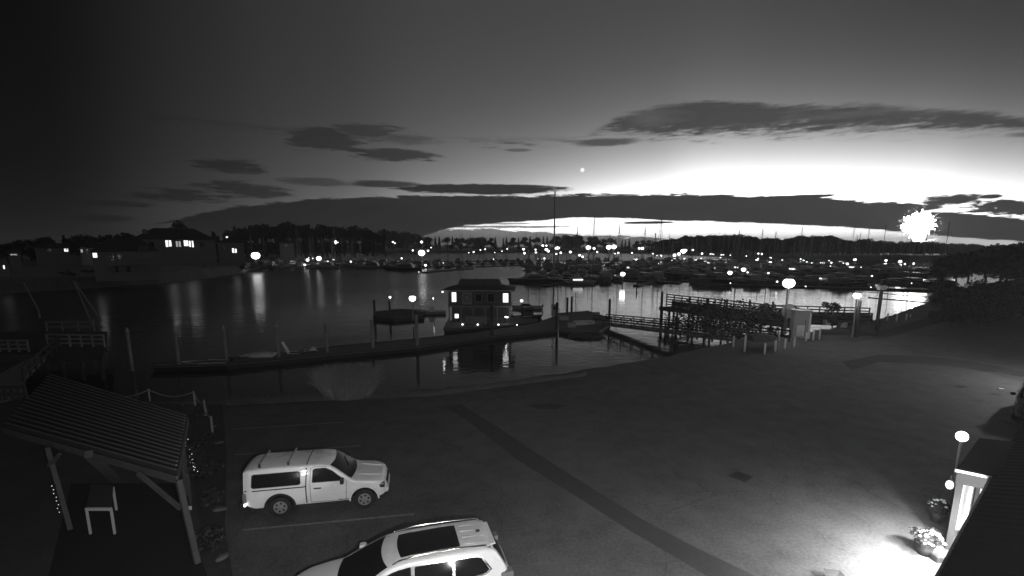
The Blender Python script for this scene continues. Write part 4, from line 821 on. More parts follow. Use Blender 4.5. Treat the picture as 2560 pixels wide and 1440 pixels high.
# ------------------------------------------------------------------ vehicles
def lerp_tab(tab, x):
    if x <= tab[0][0]: return tab[0][1]
    for (a, ya), (b_, yb) in zip(tab, tab[1:]):
        if x <= b_: u_ = (x - a) / (b_ - a); return ya + (yb - ya) * u_
    return tab[-1][1]
class Car:
    def __init__(s, top, hw, sill, belt, roof, tumb, crown, wheels, arch, xr, xf, rc=.09, tuck=.05):
        s.top, s.hwt, s.sill, s.belt, s.roof, s.tumb, s.crown, s.wheels, s.arch, s.xr, s.xf, s.rc, s.tuck = top, hw, sill, belt, roof, tumb, crown, wheels, arch, xr, xf, rc, tuck
    def ztop(s, x): return sum(lerp_tab(s.top, x + d) for d in (-.06, -.03, 0, .03, .06)) / 5
    def hw(s, x): return lerp_tab(s.hwt, x)
    def w(s, x, z):
        h_ = s.hw(x)
        if z > s.belt: h_ -= s.tumb * ((z - s.belt) / (s.roof - s.belt)) ** 1.15
        m = (s.sill + s.belt) * .55
        if z < m: h_ -= s.tuck * ((m - z) / (m - s.sill)) ** 2
        elif z <= s.belt: h_ -= .02 * (z - m) / (s.belt - m)
        return h_ - (.02 if z > s.belt else 0)
    def zbot(s, x):
        z = lerp_tab([(s.xr, s.sill + .16), (s.xr + .35, s.sill), (s.xf - .3, s.sill), (s.xf, s.sill + .08)], x)
        for wx in s.wheels:
            d = abs(x - wx)
            if d < s.arch: z = max(z, .36 + math.sqrt(s.arch ** 2 - d * d) * .98)
        return z
    def yc(s, x): z = s.ztop(x); return s.w(x, z - s.rc) - s.rc * .75
    def S(s, x, y): yc = max(.05, s.yc(x)); return s.ztop(x) + s.crown * (1 - min(1, (y / yc) ** 2))
    def body(s, m, parent, name='body'):
        xs = [s.xr + (s.xf - s.xr) * i / 90 for i in range(91)]
        for wx in s.wheels: xs += [wx - s.arch - .001, wx - s.arch + .004, wx + s.arch - .004, wx + s.arch + .001]
        xs = sorted(xs); rings = []
        for x in xs:
            zb, zt = s.zbot(x), s.ztop(x); r_ = min(s.rc, (zt - zb) * .4); h = []
            for k in range(12): z = zb + (zt - r_ - zb) * k / 11; h.append((x, s.w(x, z), z))
            yw = s.w(x, zt - r_)
            for k in range(1, 4): a = math.pi / 2 * k / 4; h.append((x, yw - r_ * .75 * (1 - math.cos(a)), zt - r_ + r_ * math.sin(a)))
            yc = yw - r_ * .75
            for k in range(0, 6): y = yc * (1 - k / 5.0); h.append((x, y, zt + s.crown * (1 - (y / max(yc, .01)) ** 2)))
            rings.append(h + [(a_, -b_, c_) for a_, b_, c_ in reversed(h[:-1])])
        n = len(rings[0]); mb_ = MB(); mb_.add([q for r_ in rings for q in r_], [(i * n + j, i * n + j + 1, (i + 1) * n + j + 1, (i + 1) * n + j) for i in range(len(rings) - 1) for j in range(n - 1)] + [tuple(range(n)), tuple((len(rings) - 1) * n + j for j in range(n))[::-1]])
        o = mb_.build(name, m, parent, True)
        import bmesh
        bm = bmesh.new(); bm.from_mesh(o.data); bmesh.ops.recalc_face_normals(bm, faces=bm.faces); bm.to_mesh(o.data); bm.free()
        es = o.modifiers.new('split', 'EDGE_SPLIT'); es.split_angle = R(38)
        return o
    def side(s, pts, m, parent, name, sy, off=.008, rnd=.0):
        out = []
        n = len(pts)
        for i in range(n):
            a, b_ = Vector((pts[i][0], pts[i][1])), Vector((pts[(i + 1) % n][0], pts[(i + 1) % n][1]))
            for k in range(5):
                u_ = .04 + .92 * k / 4; q = a.lerp(b_, u_); out.append((q.x, q.y))
        P3 = [(x, sy * (s.w(x, z) + off), z) for x, z in out]; c_ = sum((Vector(q) for q in P3), Vector()) / len(P3)
        N = len(P3); mb_ = MB().add(P3 + [c_], [(i, (i + 1) % N, N) for i in range(N)]); return mb_.build(name, m, parent, True)
    def line(s, pts, m, parent, name, sy, wd=.012, off=.005):
        fine_ = [pts[0]]
        for (xa, za), (xb, zb) in zip(pts, pts[1:]): fine_ += [(xa + (xb - xa) * k / 6, za + (zb - za) * k / 6) for k in range(1, 7)]
        mb_ = MB(); q = [Vector((x, sy * (s.w(x, z) + off), z)) for x, z in fine_]
        for a, b_ in zip(q, q[1:]): mb_.bar(a, b_, wd, .012, (0, 1, 0))
        return mb_.build(name, m, parent)
    def screen(s, xb, xt, bow_b, bow_t, fr, m, parent, name, off=.01):
        N, M = 8, 12; vs = []
        for i in range(N + 1):
            for j in range(M + 1):
                t_ = -1 + 2 * j / M; u_ = i / N; x = (xb + bow_b * (1 - t_ * t_)) * (1 - u_) + (xt + bow_t * (1 - t_ * t_)) * u_
                y = t_ * fr * s.yc(x); vs.append((x, y, s.S(x, y) + off))
        return MB().add(vs, [(i * (M + 1) + j, i * (M + 1) + j + 1, (i + 1) * (M + 1) + j + 1, (i + 1) * (M + 1) + j) for i in range(N) for j in range(M)]).build(name, m, parent, True)
def wheel(parent, x, y, r, w_, sy, holes=6):
    t = MB().tube([(x, y - w_ / 2, r), (x, y - w_ * .42, r), (x, y + w_ * .42, r), (x, y + w_ / 2, r)], r, 28).build('tyre', rubber, parent, False, .02)
    yo = y + sy * (w_ / 2 + .006); rr = r * .62; d = MB(); d.tube([(x, yo - sy * .03, r), (x, yo, r)], rr, 28); rim = d.build('rim', alloy, t)
    for k in range(holes): a = 2 * math.pi * k / holes + .3; c_ = Vector((x + rr * .66 * math.cos(a), yo, r + rr * .66 * math.sin(a))); MB().tube([c_, c_ + Vector((0, sy * .004, 0))], rr * .17, 8).build('wheel_hole', blackp, t)
    MB().tube([(x, yo, r), (x, yo + sy * .03, r)], rr * .24, 12).build('hub_cap', alloy, t)
    return t
def underbody(parent, xr, xf, hw, z0=.24, z1=.8): MB().box(xr, xf, -hw, hw, z0, z1).build('underbody', blackp, parent)

# --- white pickup with a matching canopy
def pickup():
    car = Car([(-1.14, 1.62), (-1.08, 1.70), (-.3, 1.74), (.98, 1.74), (1.35, 1.73), (1.62, 1.68), (1.9, 1.50), (2.32, 1.16), (2.5, 1.09), (3.1, 1.02), (3.38, .95), (3.52, .80), (3.56, .62)],
              [(-1.14, .80), (-.95, .86), (2.9, .88), (3.15, .86), (3.36, .78), (3.48, .66), (3.56, .54)], .38, 1.06, 1.74, .17, .045, (0, 2.78), .47, -1.14, 3.56, .1)
    rw, fw = P(705, 1289), P(921, 1267); d = (fw - rw).normalized(); nr = Vector((-d.y, d.x, 0)); o0 = rw + nr * .77
    t = thing('pickup_truck', 'white pickup with canopy and two roof bars in the middle bay', 'pickup truck', o0, math.atan2(d.y, d.x))
    car.body(paint, t); underbody(t, -1.0, 3.4, .62)
    for sy in (-1, 1):
        for wx in (0, 2.78): wheel(t, wx, sy * .76, .36, .22, sy)
        f_ = .02
        car.side([(-.88, 1.16), (-.86, 1.53), (-.80, 1.57), (.62, 1.57), (.68, 1.53), (.70, 1.16), (.64, 1.11), (-.82, 1.11)], rubber, t, 'window_seal', sy, .005)
        car.side([(-.85, 1.18), (-.83, 1.50), (-.78, 1.54), (.60, 1.54), (.65, 1.51), (.67, 1.18), (.62, 1.14), (-.79, 1.14)], glass, t, 'canopy_window', sy, .010)
        car.side([(1.06, 1.14), (1.10, 1.57), (1.18, 1.61), (1.52, 1.61), (1.74, 1.50), (2.12, 1.18), (2.12, 1.13)], rubber, t, 'window_seal', sy, .005)
        car.side([(1.09, 1.17), (1.13, 1.55), (1.20, 1.585), (1.50, 1.585), (1.70, 1.48), (2.06, 1.19), (2.05, 1.16)], glass, t, 'door_window', sy, .010)
        car.line([(-1.1, 1.03), (.80, 1.03), (.86, 1.05)], blackp, t, 'canopy_seam', sy, .035)
        car.line([(.86, .42), (.86, 1.0), (.90, 1.66)], blackp, t, 'cab_gap', sy, .035)
        car.line([(1.00, .45), (1.00, 1.1), (1.03, 1.62), (1.16, 1.665), (1.55, 1.66)], blackp, t, 'door_seam', sy, .01)
        car.line([(2.16, .44), (2.20, .9), (2.19, 1.12)], blackp, t, 'door_seam', sy, .012)
        car.line([(1.0, .43), (2.2, .41)], blackp, t, 'door_seam', sy, .01)
        MB().box(1.12, 1.36, sy * .885 - .02, sy * .885 + .02, .93, .96).build('door_handle', blackp, t)
        for x, a0 in ((0, 0), (2.78, 0)):
            m_ = MB(); N = 14
            for k in range(N): a, b_ = math.pi * k / N, math.pi * (k + 1) / N; m_.bar((x + .49 * math.cos(a), sy * .875, .36 + .49 * math.sin(a)), (x + .49 * math.cos(b_), sy * .875, .36 + .49 * math.sin(b_)), .05, .05, (0, 1, 0))
            m_.build('arch_trim', blackp if x == 0 else paint, t)
        mi = MB().box(2.02, 2.14, sy * .99 - .11, sy * .99 + .09, 1.10, 1.28).build('door_mirror', blackp, t, bevel=.03)
        MB().box(3.24, 3.49, sy * .68 - .12, sy * .68 + .09, .70, .88).build('headlight', chrome, t, bevel=.05)
        MB().box(-1.17, -1.05, sy * .80 - .06, sy * .80 + .055, .62, .95).build('tail_light', mat('tail_lens', .18, .2), t, bevel=.02)
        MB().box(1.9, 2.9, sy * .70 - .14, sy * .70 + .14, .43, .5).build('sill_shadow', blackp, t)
    MB().ball((-1.10, -.87, .56), .045, 8, 6).build('glowing_reflector', lamp_hot, t, True)  # reflector, no lamp: the light it throws back is put in as glow
    car.screen(2.36, 1.66, .10, .10, .96, glass, t, 'windscreen')
    MB().bar((2.2, -.1, car.S(2.2, -.1) + .03), (2.0, .45, car.S(2.0, .45) + .03), .02).build('wiper', blackp, t)
    MB().box(-1.32, -1.12, -.78, .78, .42, .60).build('rear_bumper', blackp, t, bevel=.04)
    MB().box(-1.15, -1.10, -.62, .62, 1.15, 1.55).build('rear_window', glass, t)
    MB().box(3.40, 3.60, -.60, .60, .40, .62).build('front_bumper', paint, t, bevel=.08); MB().box(3.5, 3.58, -.42, .42, .64, .80).build('grille', blackp, t, bevel=.02)
    MB().add([(x, y, car.S(.9, y) + .006) for y in [-.66 + .12 * k for k in range(12)] for x in (.88, .915)], [(2 * k, 2 * k + 1, 2 * k + 3, 2 * k + 2) for k in range(11)]).build('roof_gap', blackp, t)
    for x in (-.62, .30):
        b_ = MB().tube([(x, -.60, 1.87), (x, .60, 1.87)], .022, 8); o = b_.build('roof_bar', chrome, t)
        for sy in (-1, 1): MB().box(x - .04, x + .04, sy * .58 - .03, sy * .58 + .03, 1.74, 1.86).build('bar_foot', chrome, o)
    h_ = MB(); h_.bar((2.6, -.42, 1.13), (3.45, -.38, 1.02), .03, .02).bar((2.6, .42, 1.13), (3.45, .38, 1.02), .03, .02); h_.build('bonnet_crease', paint, t)
    return t
pickup()

def suv(label, paint_, origin, rz, name='parked_suv', near=True):
    car = Car([(-1.08, .98), (-1.02, 1.12), (-.86, 1.45), (-.72, 1.68), (-.5, 1.74), (.3, 1.77), (1.2, 1.755), (1.6, 1.70), (1.85, 1.58), (2.3, 1.30), (2.62, 1.12), (3.3, 1.04), (3.65, .96), (3.85, .82), (3.95, .6)],
              [(-1.08, .74), (-.9, .92), (-.5, .97), (2.9, .985), (3.4, .93), (3.7, .80), (3.88, .64), (3.95, .5)], .32, 1.10, 1.77, .25, .05, (0, 2.98), .44, -1.08, 3.95, .12)
    t = thing(name, label, 'suv', origin, rz)
    car.body(paint_, t); underbody(t, -.9, 3.7, .72, .2, .7)
    for sy in (-1, 1):
        for wx in (0, 2.98): wheel(t, wx, sy * .86, .375, .24, sy, 5)
        car.side([(-.62, 1.28), (-.42, 1.60), (-.3, 1.64), (1.45, 1.66), (1.75, 1.55), (2.42, 1.18), (2.42, 1.13), (.6, 1.13), (-.45, 1.18)], chrome, t, 'window_trim', sy, .005)
        car.side([(-.56, 1.29), (-.38, 1.58), (-.27, 1.61), (.22, 1.63), (.22, 1.18), (-.42, 1.22)], glass, t, 'quarter_window', sy, .012)
        car.side([(.28, 1.63), (1.10, 1.64), (1.10, 1.15), (.28, 1.17)], glass, t, 'rear_door_window', sy, .012)
        car.side([(1.18, 1.64), (1.45, 1.63), (1.72, 1.53), (2.34, 1.19), (2.34, 1.155), (1.18, 1.15)], glass, t, 'front_door_window', sy, .012)
        for pts in ([(.12, .72), (.25, .9), (.25, 1.13)], [(1.14, .40), (1.14, 1.13)], [(2.35, .45), (2.42, .9), (2.40, 1.14)]): car.line(pts, blackp, t, 'door_seam', sy, .012)
        car.line([(-.7, .93), (.5, .96), (2.4, .98), (3.5, .93)], paint_, t, 'shoulder_line', sy, .03, .006)
        for x in (.36, 1.3): MB().box(x, x + .22, sy * 1.0 - .03, sy * 1.0 + .012, 1.0, 1.03).build('door_handle', chrome, t)
        r_ = MB(); yy = lambda x: sy * (car.yc(x) * .97); q = [Vector((x, yy(x), car.S(x, yy(x)) + h_)) for x, h_ in ((-.62, .02), (-.5, .07), (.2, .085), (1.0, .085), (1.4, .06), (1.55, .015))]; r_.tube(q, .022, 8); r_.build('roof_rail', chrome, t, True)
        MB().box(2.12, 2.30, sy * 1.1 - .12, sy * 1.1 + .10, 1.12, 1.30).build('door_mirror', paint_, t, bevel=.05)
        MB().box(-1.12, -.82, sy * .82 - .12, sy * .82 + .12, .98, 1.14).build('tail_light', mat('tail_lens', .18, .2), t, bevel=.03)
        MB().box(3.55, 3.86, sy * .66 - .15, sy * .66 + .12, .72, .86).build('headlight', chrome, t, bevel=.05)
    if near:
        sm = mat('seat_cloth', .3, .8, .1, 2)
    car.screen(2.66, 1.66, .10, .12, .95, glass, t, 'windscreen')
    # panoramic roof glass
    N = 6; vs = []
    for i in range(N + 1):
        for j in range(N + 1):
            x = .05 + 1.32 * i / N; y = -.50 + 1.0 * j / N; vs.append((x + .06 * (1 - (2 * j / N - 1) ** 2) * (i / N), y, car.S(x, y) + .008))
    MB().add(vs, [(i * (N + 1) + j, i * (N + 1) + j + 1, (i + 1) * (N + 1) + j + 1, (i + 1) * (N + 1) + j) for i in range(N) for j in range(N)]).build('glass_roof', glass, t, True)
    for y in (-.42, -.14, .14, .42): MB().bar((-.55, y, car.S(-.55, y) + .002), (-.05, y, car.S(-.05, y) + .002), .035, .018).build('roof_rib', paint_, t)
    MB().box(-.50, -.40, -.03, .03, 1.80, 1.86).build('shark_fin', blackp, t, bevel=.015)
    car.screen(-1.0, -.70, -.02, -.03, .93, glass, t, 'rear_window', .015)
    MB().box(-.78, -.60, -.52, .52, 1.70, 1.735).build('spoiler', paint_, t, bevel=.015)
    MB().box(-1.16, -.95, -.80, .80, .38, .66).build('rear_bumper', paint_, t, bevel=.06)
    MB().box(3.8, 4.0, -.62, .62, .36, .62).build('front_bumper', paint_, t, bevel=.07); MB().box(3.86, 3.93, -.45, .45, .62, .78).build('grille', blackp, t, bevel=.02)
    return t
d = Vector((-math.cos(R(16)), -math.sin(R(16)), 0))
o = suv('white suv with large glass roof cut off by the lower edge', paint, Vector((-1.38, 11.38, 0)), math.atan2(d.y, d.x)); o.scale = (1.1, .97, 1.0)
vp = P(2600, 1062)
suv('dark suv whose nose pokes in at the right edge', mat('grey_car_paint', .07, .3, .03, 1, coat=.5), vp + Vector((2.4, 2.2, 0)), math.atan2(-2.0, -2.3), near=False)

swood = mat('shelter_timber', .06, .85, .4, 2.5, bump=.4, bscale=16)
# ------------------------------------------------------------------ pergola shelter, bottom left
fr, fl, br, bl2 = P(441, 1188, 2.6), P(10, 1068, 2.6), P(468, 1042, 3.0), P(128, 938, 3.0)
t = thing('shelter', 'timber shelter under a sloping corrugated metal roof', 'shelter', Vector((fr.x, fr.y, 0))); O = Vector(t.location); sh = t
N = 17; m_ = MB(O); prof = []
nn_ = ((fl - fr).cross(br - fr)).normalized(); nn_ = nn_ if nn_.z > 0 else -nn_
vs = []; K = N * 6
for i in range(K + 1):
    u_ = i / K; ph = (i % 6); hh = (0, .0, .09, .11, .09, 0)[ph] if i < K else 0
    a = fr.lerp(br, u_); b_ = fl.lerp(bl2, u_); vs += [a + nn_ * hh, b_ + nn_ * hh]
m_.add(vs, [(2 * i, 2 * i + 1, 2 * i + 3, 2 * i + 2) for i in range(K)]).build('corrugated_roof', mat('roof_sheet', .055, .42, .3, 1.5, metal=.35, bump=.15, bscale=6), t)
fz = Vector((0, 0, -.05))
ribm = mat('lit_rib_metal', .19, .5, .3, 2, metal=.3)
for i in range(N): u_ = (i + .5) / N; a, b_ = fr.lerp(br, u_) + nn_ * .12, fl.lerp(bl2, u_) + nn_ * .12; MB(O).bar(a, b_, .05, .02).build('rib', ribm, t)  # pale bars over a darker sheet: light on the crests put into colour
MB(O).bar(fr + fz * 2.6, fl + fz * 2.6, .06, .24).build('fascia', swood, t)
MB(O).bar(fr + fz * 2.6, br + fz * 2.6, .06, .22).build('fascia', swood, t); MB(O).bar(fl + fz * 2.6, bl2 + fz * 2.6, .06, .22).build('fascia', swood, t); MB(O).bar(bl2 + fz * 2.6, br + fz * 2.6, .06, .22).build('fascia', swood, t)
for k in range(1, 8): a, b_ = fr.lerp(fl, k / 8) + fz * 2.2, br.lerp(bl2, k / 8) + fz * 2.2; MB(O).bar(a, b_, .05, .14).build('rafter', swood, t)
def post(top, foot, w=.14, name='post'): MB(O).bar(foot, top, w).build(name, swood, t)
pr = P(494, 1408); post(P(446, 1200, 2.45), pr); MB(O).bar(P(452, 1272, 1.45), P(345, 1183, 2.42), .10).build('brace', swood, t)
pl = P(176, 1325); post(P(118, 1120, 2.45), pl, .13); MB(O).bar(P(122, 1165, 1.9), P(150, 1135, 2.42), .09).build('brace', swood, t)
post(P(222, 1135, 2.6), P(262, 1222, .0) + Vector((0, .6, 0)), .22)
post(br + Vector((-.2, -.2, -.2)), Vector((br.x - .2, br.y - .2, 0))); post(bl2 + Vector((.2, -.2, -.2)), Vector((bl2.x + .2, bl2.y - .2, 0)))
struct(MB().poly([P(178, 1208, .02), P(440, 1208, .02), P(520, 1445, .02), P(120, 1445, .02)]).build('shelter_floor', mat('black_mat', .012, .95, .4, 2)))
def table(name, label, corners, zt, th=.05, m=wood_dark, legm=white, w=.07, legs=(0, 1, 2, 3), cat='table', apron=None):
    pts = [P(x, y, zt) for x, y in corners]; c_ = sum(pts, Vector()) / 4; t = thing(name, label, cat, (c_.x, c_.y, 0)); O_ = Vector(t.location)
    MB(O_).poly(pts, th).build('top', m, t)
    for i in legs: p = c_ + (pts[i] - c_) * .96; MB(O_).bar(Vector((p.x, p.y, .02)), Vector((p.x, p.y, zt - th)), w).build('leg', legm, t)
    if apron: a, b_ = pts[apron[0]], pts[apron[1]]; MB(O_).bar(a + Vector((0, 0, -.03)), b_ + Vector((0, 0, -.03)), .07, .09).build('apron', legm, t)
    return t
table('picnic_table', 'dark topped table with pale legs in the shelter', [(214, 1270), (278, 1270), (283, 1213), (228, 1210)], .95, .05, wood_dark, mat('pale_leg_paint', .4, .6), .055, (0, 1, 2, 3), apron=(0, 1))
0 and table('side_table', 'large pale board topped low table at the bottom left', [(231, 1397), (423, 1397), (420, 1337), (235, 1337)], .45, .06, mat('weathered_board', .13, .8, .25, 1.5), wood_dark, .08)
# pallet ladder by the right post
t = thing('slatted_crate', 'pale slatted pallet leaning by the right shelter post', 'pallet', P(470, 1275)); O_ = Vector(t.location)
for k in range(5): a = P(454, 1268 - 0, .12 + .26 * k); b_ = P(479, 1270, .12 + .26 * k); MB(O_).bar(Vector((a.x, a.y, a.z)), Vector((b_.x, b_.y, b_.z)), .03, .12).build('slat', wood_pale, t)
for px in (454, 479): a = P(px, 1269); MB(O_).bar(a, a + Vector((0, 0, 1.3)), .07).build('stile', swood, t)
# string lights / glittering twinkle strand on the planting right of the roof
t = thing('garland', 'strand of tiny glittering lights draped on a plant by the roof end', 'string lights', P(478, 1150, 1.2)); O_ = Vector(t.location); w_ = MB(O_); pts = []
for i in range(46): px = 462 + 26 * (i / 45) + random.uniform(-8, 8); py = 1102 + 78 * (i / 45) + random.uniform(-4, 4); pts.append(P(px, py, 1.5 - .8 * i / 45))
w_.tube(pts, .006, 4).build('wire', blackp, t); 
for q in pts[::2]: MB(O_).ball(q, random.choice((.012, .018, .022)), 6, 4).build('bulb', lamp_dim, t)
leafs = MB(O_); leaf_cloud(leafs, P(474, 1140, 1.1), .55, 420, .06, 1.1); leafs.build('foliage', leafd, t)
t = thing('garland', 'second glittering strand wound on the left shelter post', 'string lights', P(146, 1260, 1.0)); O_ = Vector(t.location); pts = [P(130 + 20 * i / 15 + random.uniform(-3, 3), 1215 + 70 * i / 15, 1.9 - 1.2 * i / 15) for i in range(16)]
MB(O_).tube(pts, .006, 4).build('wire', blackp, t)
for q in pts[::2]: MB(O_).ball(q, .014, 6, 4).build('bulb', lamp_dim, t)
# border stones along the bed
for i, (px, py, s, r_) in enumerate([(512, 1028, .26, .3), (533, 1068, .28, .9), (548, 1108, .3, 1.2), (554, 1165, .30, .8), (553, 1235, .24, .6), (549, 1275, .36, 1.1), (549, 1345, .30, .8), (556, 1395, .34, .4), (478, 1008, .24, .2), (455, 1012, .26, .7)]):
    m_ = MB(); rng = random.Random(i + 40); s *= .55; m_.ball((0, 0, s * .2), s, 9, 6, .45); m_.v = [Vector((v_.x * (1.3), v_.y * .8, v_.z)) * rng.uniform(.85, 1.12) for v_ in m_.v]
    o = m_.build('border_stone', stone, None, True); o.location = P(px, py); o.rotation_euler.z = r_ * 3
    tag(o, 'pale rough stone edging the planting bed beside the shelter', 'stone', 'stones edging the planting bed')
# bed plants: low tufts
for i, (px, py, s) in enumerate([(500, 1040, .5), (520, 1110, .55), (505, 1190, .6), (530, 1260, .5), (520, 1370, .6), (536, 1180, .4)]):
    t = thing('low_plant', ['dark low plant at the far end of the bed', 'low plant beside the middle of the roof edge', 'low plant near the slatted pallet', 'low plant level with the pickup tail', 'nearest low plant at the bottom of the bed', 'small low plant against the border stones'][i], 'plant', P(px, py), 0, 'plants in the bed'); m_ = MB(); leaf_cloud(m_, (0, 0, s * .5), s * .8, 260, .06, .8); m_.build('foliage', leafd, t); MB().tube([(0, 0, 0), (0, 0, s * .5)], .02, 5).build('stem', barkm, t)
# rope fence
rp = [(262, 978, 1010), (375, 972, 1003), (488, 978, 1014), (514, 1000, 1040), (532, 1040, 1085)]
t = thing('rope_fence', 'rope slung between short posts behind the shelter', 'fence', P(375, 1005)); O_ = Vector(t.location); tops = []
for px, yt, yb in rp: g0 = P(px, yb); tp = at(px, yt, g0.y); tp = Vector((g0.x, g0.y, min(1.2, max(.7, tp.z)))); tops.append(tp); MB(O_).tube([g0, tp], .05, 7).build('post', wood, t)
for a, b_ in zip(tops, tops[1:]): MB(O_).tube([a.lerp(b_, k / 10) + Vector((0, 0, -.06 - .34 * math.sin(math.pi * k / 10))) for k in range(11)], .022, 5).build('rope', mat('rope', .3, .9), t)
# left gangway, landing, derricks
t = thing('concrete_ramp', 'pale ramp entering at the left edge beside the shelter roof', 'ramp', P(30, 975)); O_ = Vector(t.location); MB(O_).poly([P(-140, 1030, .04), P(5, 1005, .04), P(70, 985, .04), P(60, 948, .04), P(120, 890, .04), P(85, 890, .04), P(-60, 965, .04)], .15).build('slab', mat('concrete', .2, .9, .25, .8, bump=.3, bscale=8), t)
railing('ramp_railing', 'leafy handrail climbing beside the left ramp', P(62, 955, 0), P(150, 868, 0), 7, 1.1, 2)
railing('ramp_railing', 'lower handrail at the foot of the left ramp', P(0, 1003, 0), P(66, 1000, 0), 4, .9, 2)
t = thing('landing_platform', 'dark timber landing on piles with a rail behind the shelter', 'platform', P(200, 885)); O_ = Vector(t.location)
MB(O_).poly([P(95, 893, -.1), P(258, 893, -.1), P(262, 865, -.1), P(125, 862, -.1)], .3).build('deck', wood_dark, t)
for px in (110, 150, 200, 250): 
    for py in (890, 868): q = P(px, py, -.4); MB(O_).tube([q, q + Vector((0, 0, -4.2))], .16, 7).build('pile', wood_dark, t)
railing('landing_railing', 'rail along the back of the dark timber landing', P(120, 866, -.1), P(262, 868, -.1), 5, 1.2, 3, wood)
railing('landing_railing', 'rail at the left end of the dark timber landing', P(0, 880, -.1), P(72, 880, -.1), 3, 1.1, 3, wood)
for i, (x0, y0, x1, y1, lb) in enumerate([(58, 705, 96, 775, 'leftmost thin slanting derrick spar'), (184, 702, 236, 825, 'taller slanting derrick spar above the landing'), (186, 704, 252, 800, 'spar leaning close behind the taller derrick')]):
    b0 = at(x1, y1, 62 - i); a0 = at(x0, y0, 60 - i); t = thing('derrick_spar', lb, 'spar', (b0.x, b0.y, -.1)); O_ = Vector(t.location); MB(O_).tube([Vector((b0.x, b0.y, -.1)), b0, a0], .13, 7, .07).build('spar', wood, t)
struct(MB().poly([P(-30, 830, -.12), P(268, 828, -.12), P(268, 872, -.12), P(-30, 880, -.12)], .3).build('landing_deck', wood_dark))
railing('landing_railing', 'long rail below the slanting spars', P(118, 828, -.1), P(236, 828, -.1), 3, 1.1, 2, wood)

# ------------------------------------------------------------------ the building on the right
A, B, Cc = P(2393, 1174, 2.6), P(2481, 1192, 2.6), P(2347, 1440, 2.6)
ax = (B - Cc); ax.z = 0; ax.normalize(); px_ = Vector((ax.y, -ax.x, 0))         # along the eave away from us, and into the building
t = thing('shop_building', 'building with dark corrugated roof and a floodlit porch', 'building', Vector((Cc.x, Cc.y, 0))); O = Vector(t.location); bd = t
rmat = mat('dark_ribbed_roof', .006, .8, .2, 1); rmat.node_tree.nodes['Principled BSDF'].inputs['Specular IOR Level'].default_value = .03
E0 = Cc - ax * 5; E1 = B + ax * 16
def RP(s, d, z): return Cc + ax * s + px_ * d + Vector((0, 0, z - 2.6))
LB = (B - Cc).length; m_ = MB(O); s0, s1 = -4.0, LB + 12; K = int((s1 - s0) / .085); vs = []
for i in range(K + 1):
    s_ = s0 + (s1 - s0) * i / K; hh = (0, .02, .02, 0)[i % 4]; vs += [RP(s_, 0, 2.62 + hh), RP(s_, 2.3, 3.35 + hh)]
m_.add(vs, [(2 * i, 2 * i + 1, 2 * i + 3, 2 * i + 2) for i in range(K)]).build('ribbed_roof', rmat, t)
MB(O).bar(RP(s0, 2.35, 3.38), RP(s1, 2.35, 3.38), .22, .14).build('ridge_flashing', wood_dark, t)
MB(O).poly([RP(s0, 2.4, 3.36), RP(s1, 2.4, 3.36), RP(s1, 8, 3.36), RP(s0, 8, 3.36)], .2).build('flat_roof', rmat, t)
MB(O).bar(RP(s0, -.03, 2.55), RP(LB - .05, -.03, 2.55), .05, .12).build('gutter', blackp, t)
MB(O).poly([RP(s0, .02, 2.50), RP(LB, .02, 2.50), RP(LB, 1.3, 2.50), RP(s0, 1.3, 2.50)], .04).build('soffit', wall_white, t)
MB(O).add([RP(s0, 1.3, 0), RP(LB + 12, 1.3, 0), RP(LB + 12, 1.3, 3.0), RP(s0, 1.3, 3.0)], [(0, 1, 2, 3)]).build('wall', wall_white, t)
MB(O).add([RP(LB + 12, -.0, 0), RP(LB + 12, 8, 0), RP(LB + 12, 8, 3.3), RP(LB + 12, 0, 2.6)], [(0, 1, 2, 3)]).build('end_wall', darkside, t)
# projecting bay beyond the porch: fascia A-B, its post, its roof running away from us
dA = (A - B); dA.z = 0; wA = dA.length; bx = dA.normalized()
def BP(u_, v_, z): return B + bx * u_ + ax * v_ + Vector((0, 0, z - 2.6))
MB(O).poly([BP(-4, 0, 2.66), BP(wA, 0, 2.66), BP(wA, 3.6, 2.66), BP(-4, 5.5, 2.66)], .06).build('bay_roof', rmat, t)
MB(O).bar(BP(-.02, -.03, 2.58), BP(wA + .04, -.03, 2.58), .05, .07).build('bay_gutter', white, t)
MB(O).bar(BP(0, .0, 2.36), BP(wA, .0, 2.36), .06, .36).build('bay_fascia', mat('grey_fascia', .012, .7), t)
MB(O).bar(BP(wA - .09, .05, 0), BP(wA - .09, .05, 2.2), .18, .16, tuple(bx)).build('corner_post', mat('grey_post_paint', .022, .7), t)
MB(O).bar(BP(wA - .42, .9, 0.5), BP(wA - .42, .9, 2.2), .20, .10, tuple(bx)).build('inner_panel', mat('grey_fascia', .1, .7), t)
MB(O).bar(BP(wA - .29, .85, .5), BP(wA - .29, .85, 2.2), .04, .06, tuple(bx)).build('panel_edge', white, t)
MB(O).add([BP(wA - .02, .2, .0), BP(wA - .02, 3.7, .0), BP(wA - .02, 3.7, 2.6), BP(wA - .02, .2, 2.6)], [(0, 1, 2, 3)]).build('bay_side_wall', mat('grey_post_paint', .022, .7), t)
MB(O).add([BP(wA - .02, 1.6, .0), BP(-.9, 1.6, .0), BP(-.9, 1.6, 2.5), BP(wA - .02, 1.6, 2.5)], [(0, 1, 2, 3)]).build('bay_back_wall', wall_white, t)
MB(O).poly([RP(-6, -.25, .06), RP(LB + .1, -.25, .06), RP(LB + .1, 1.3, .06), RP(-6, 1.3, .06)], .055).build('porch_slab', mat('pale_concrete', .42, .85, .1, 1), t)
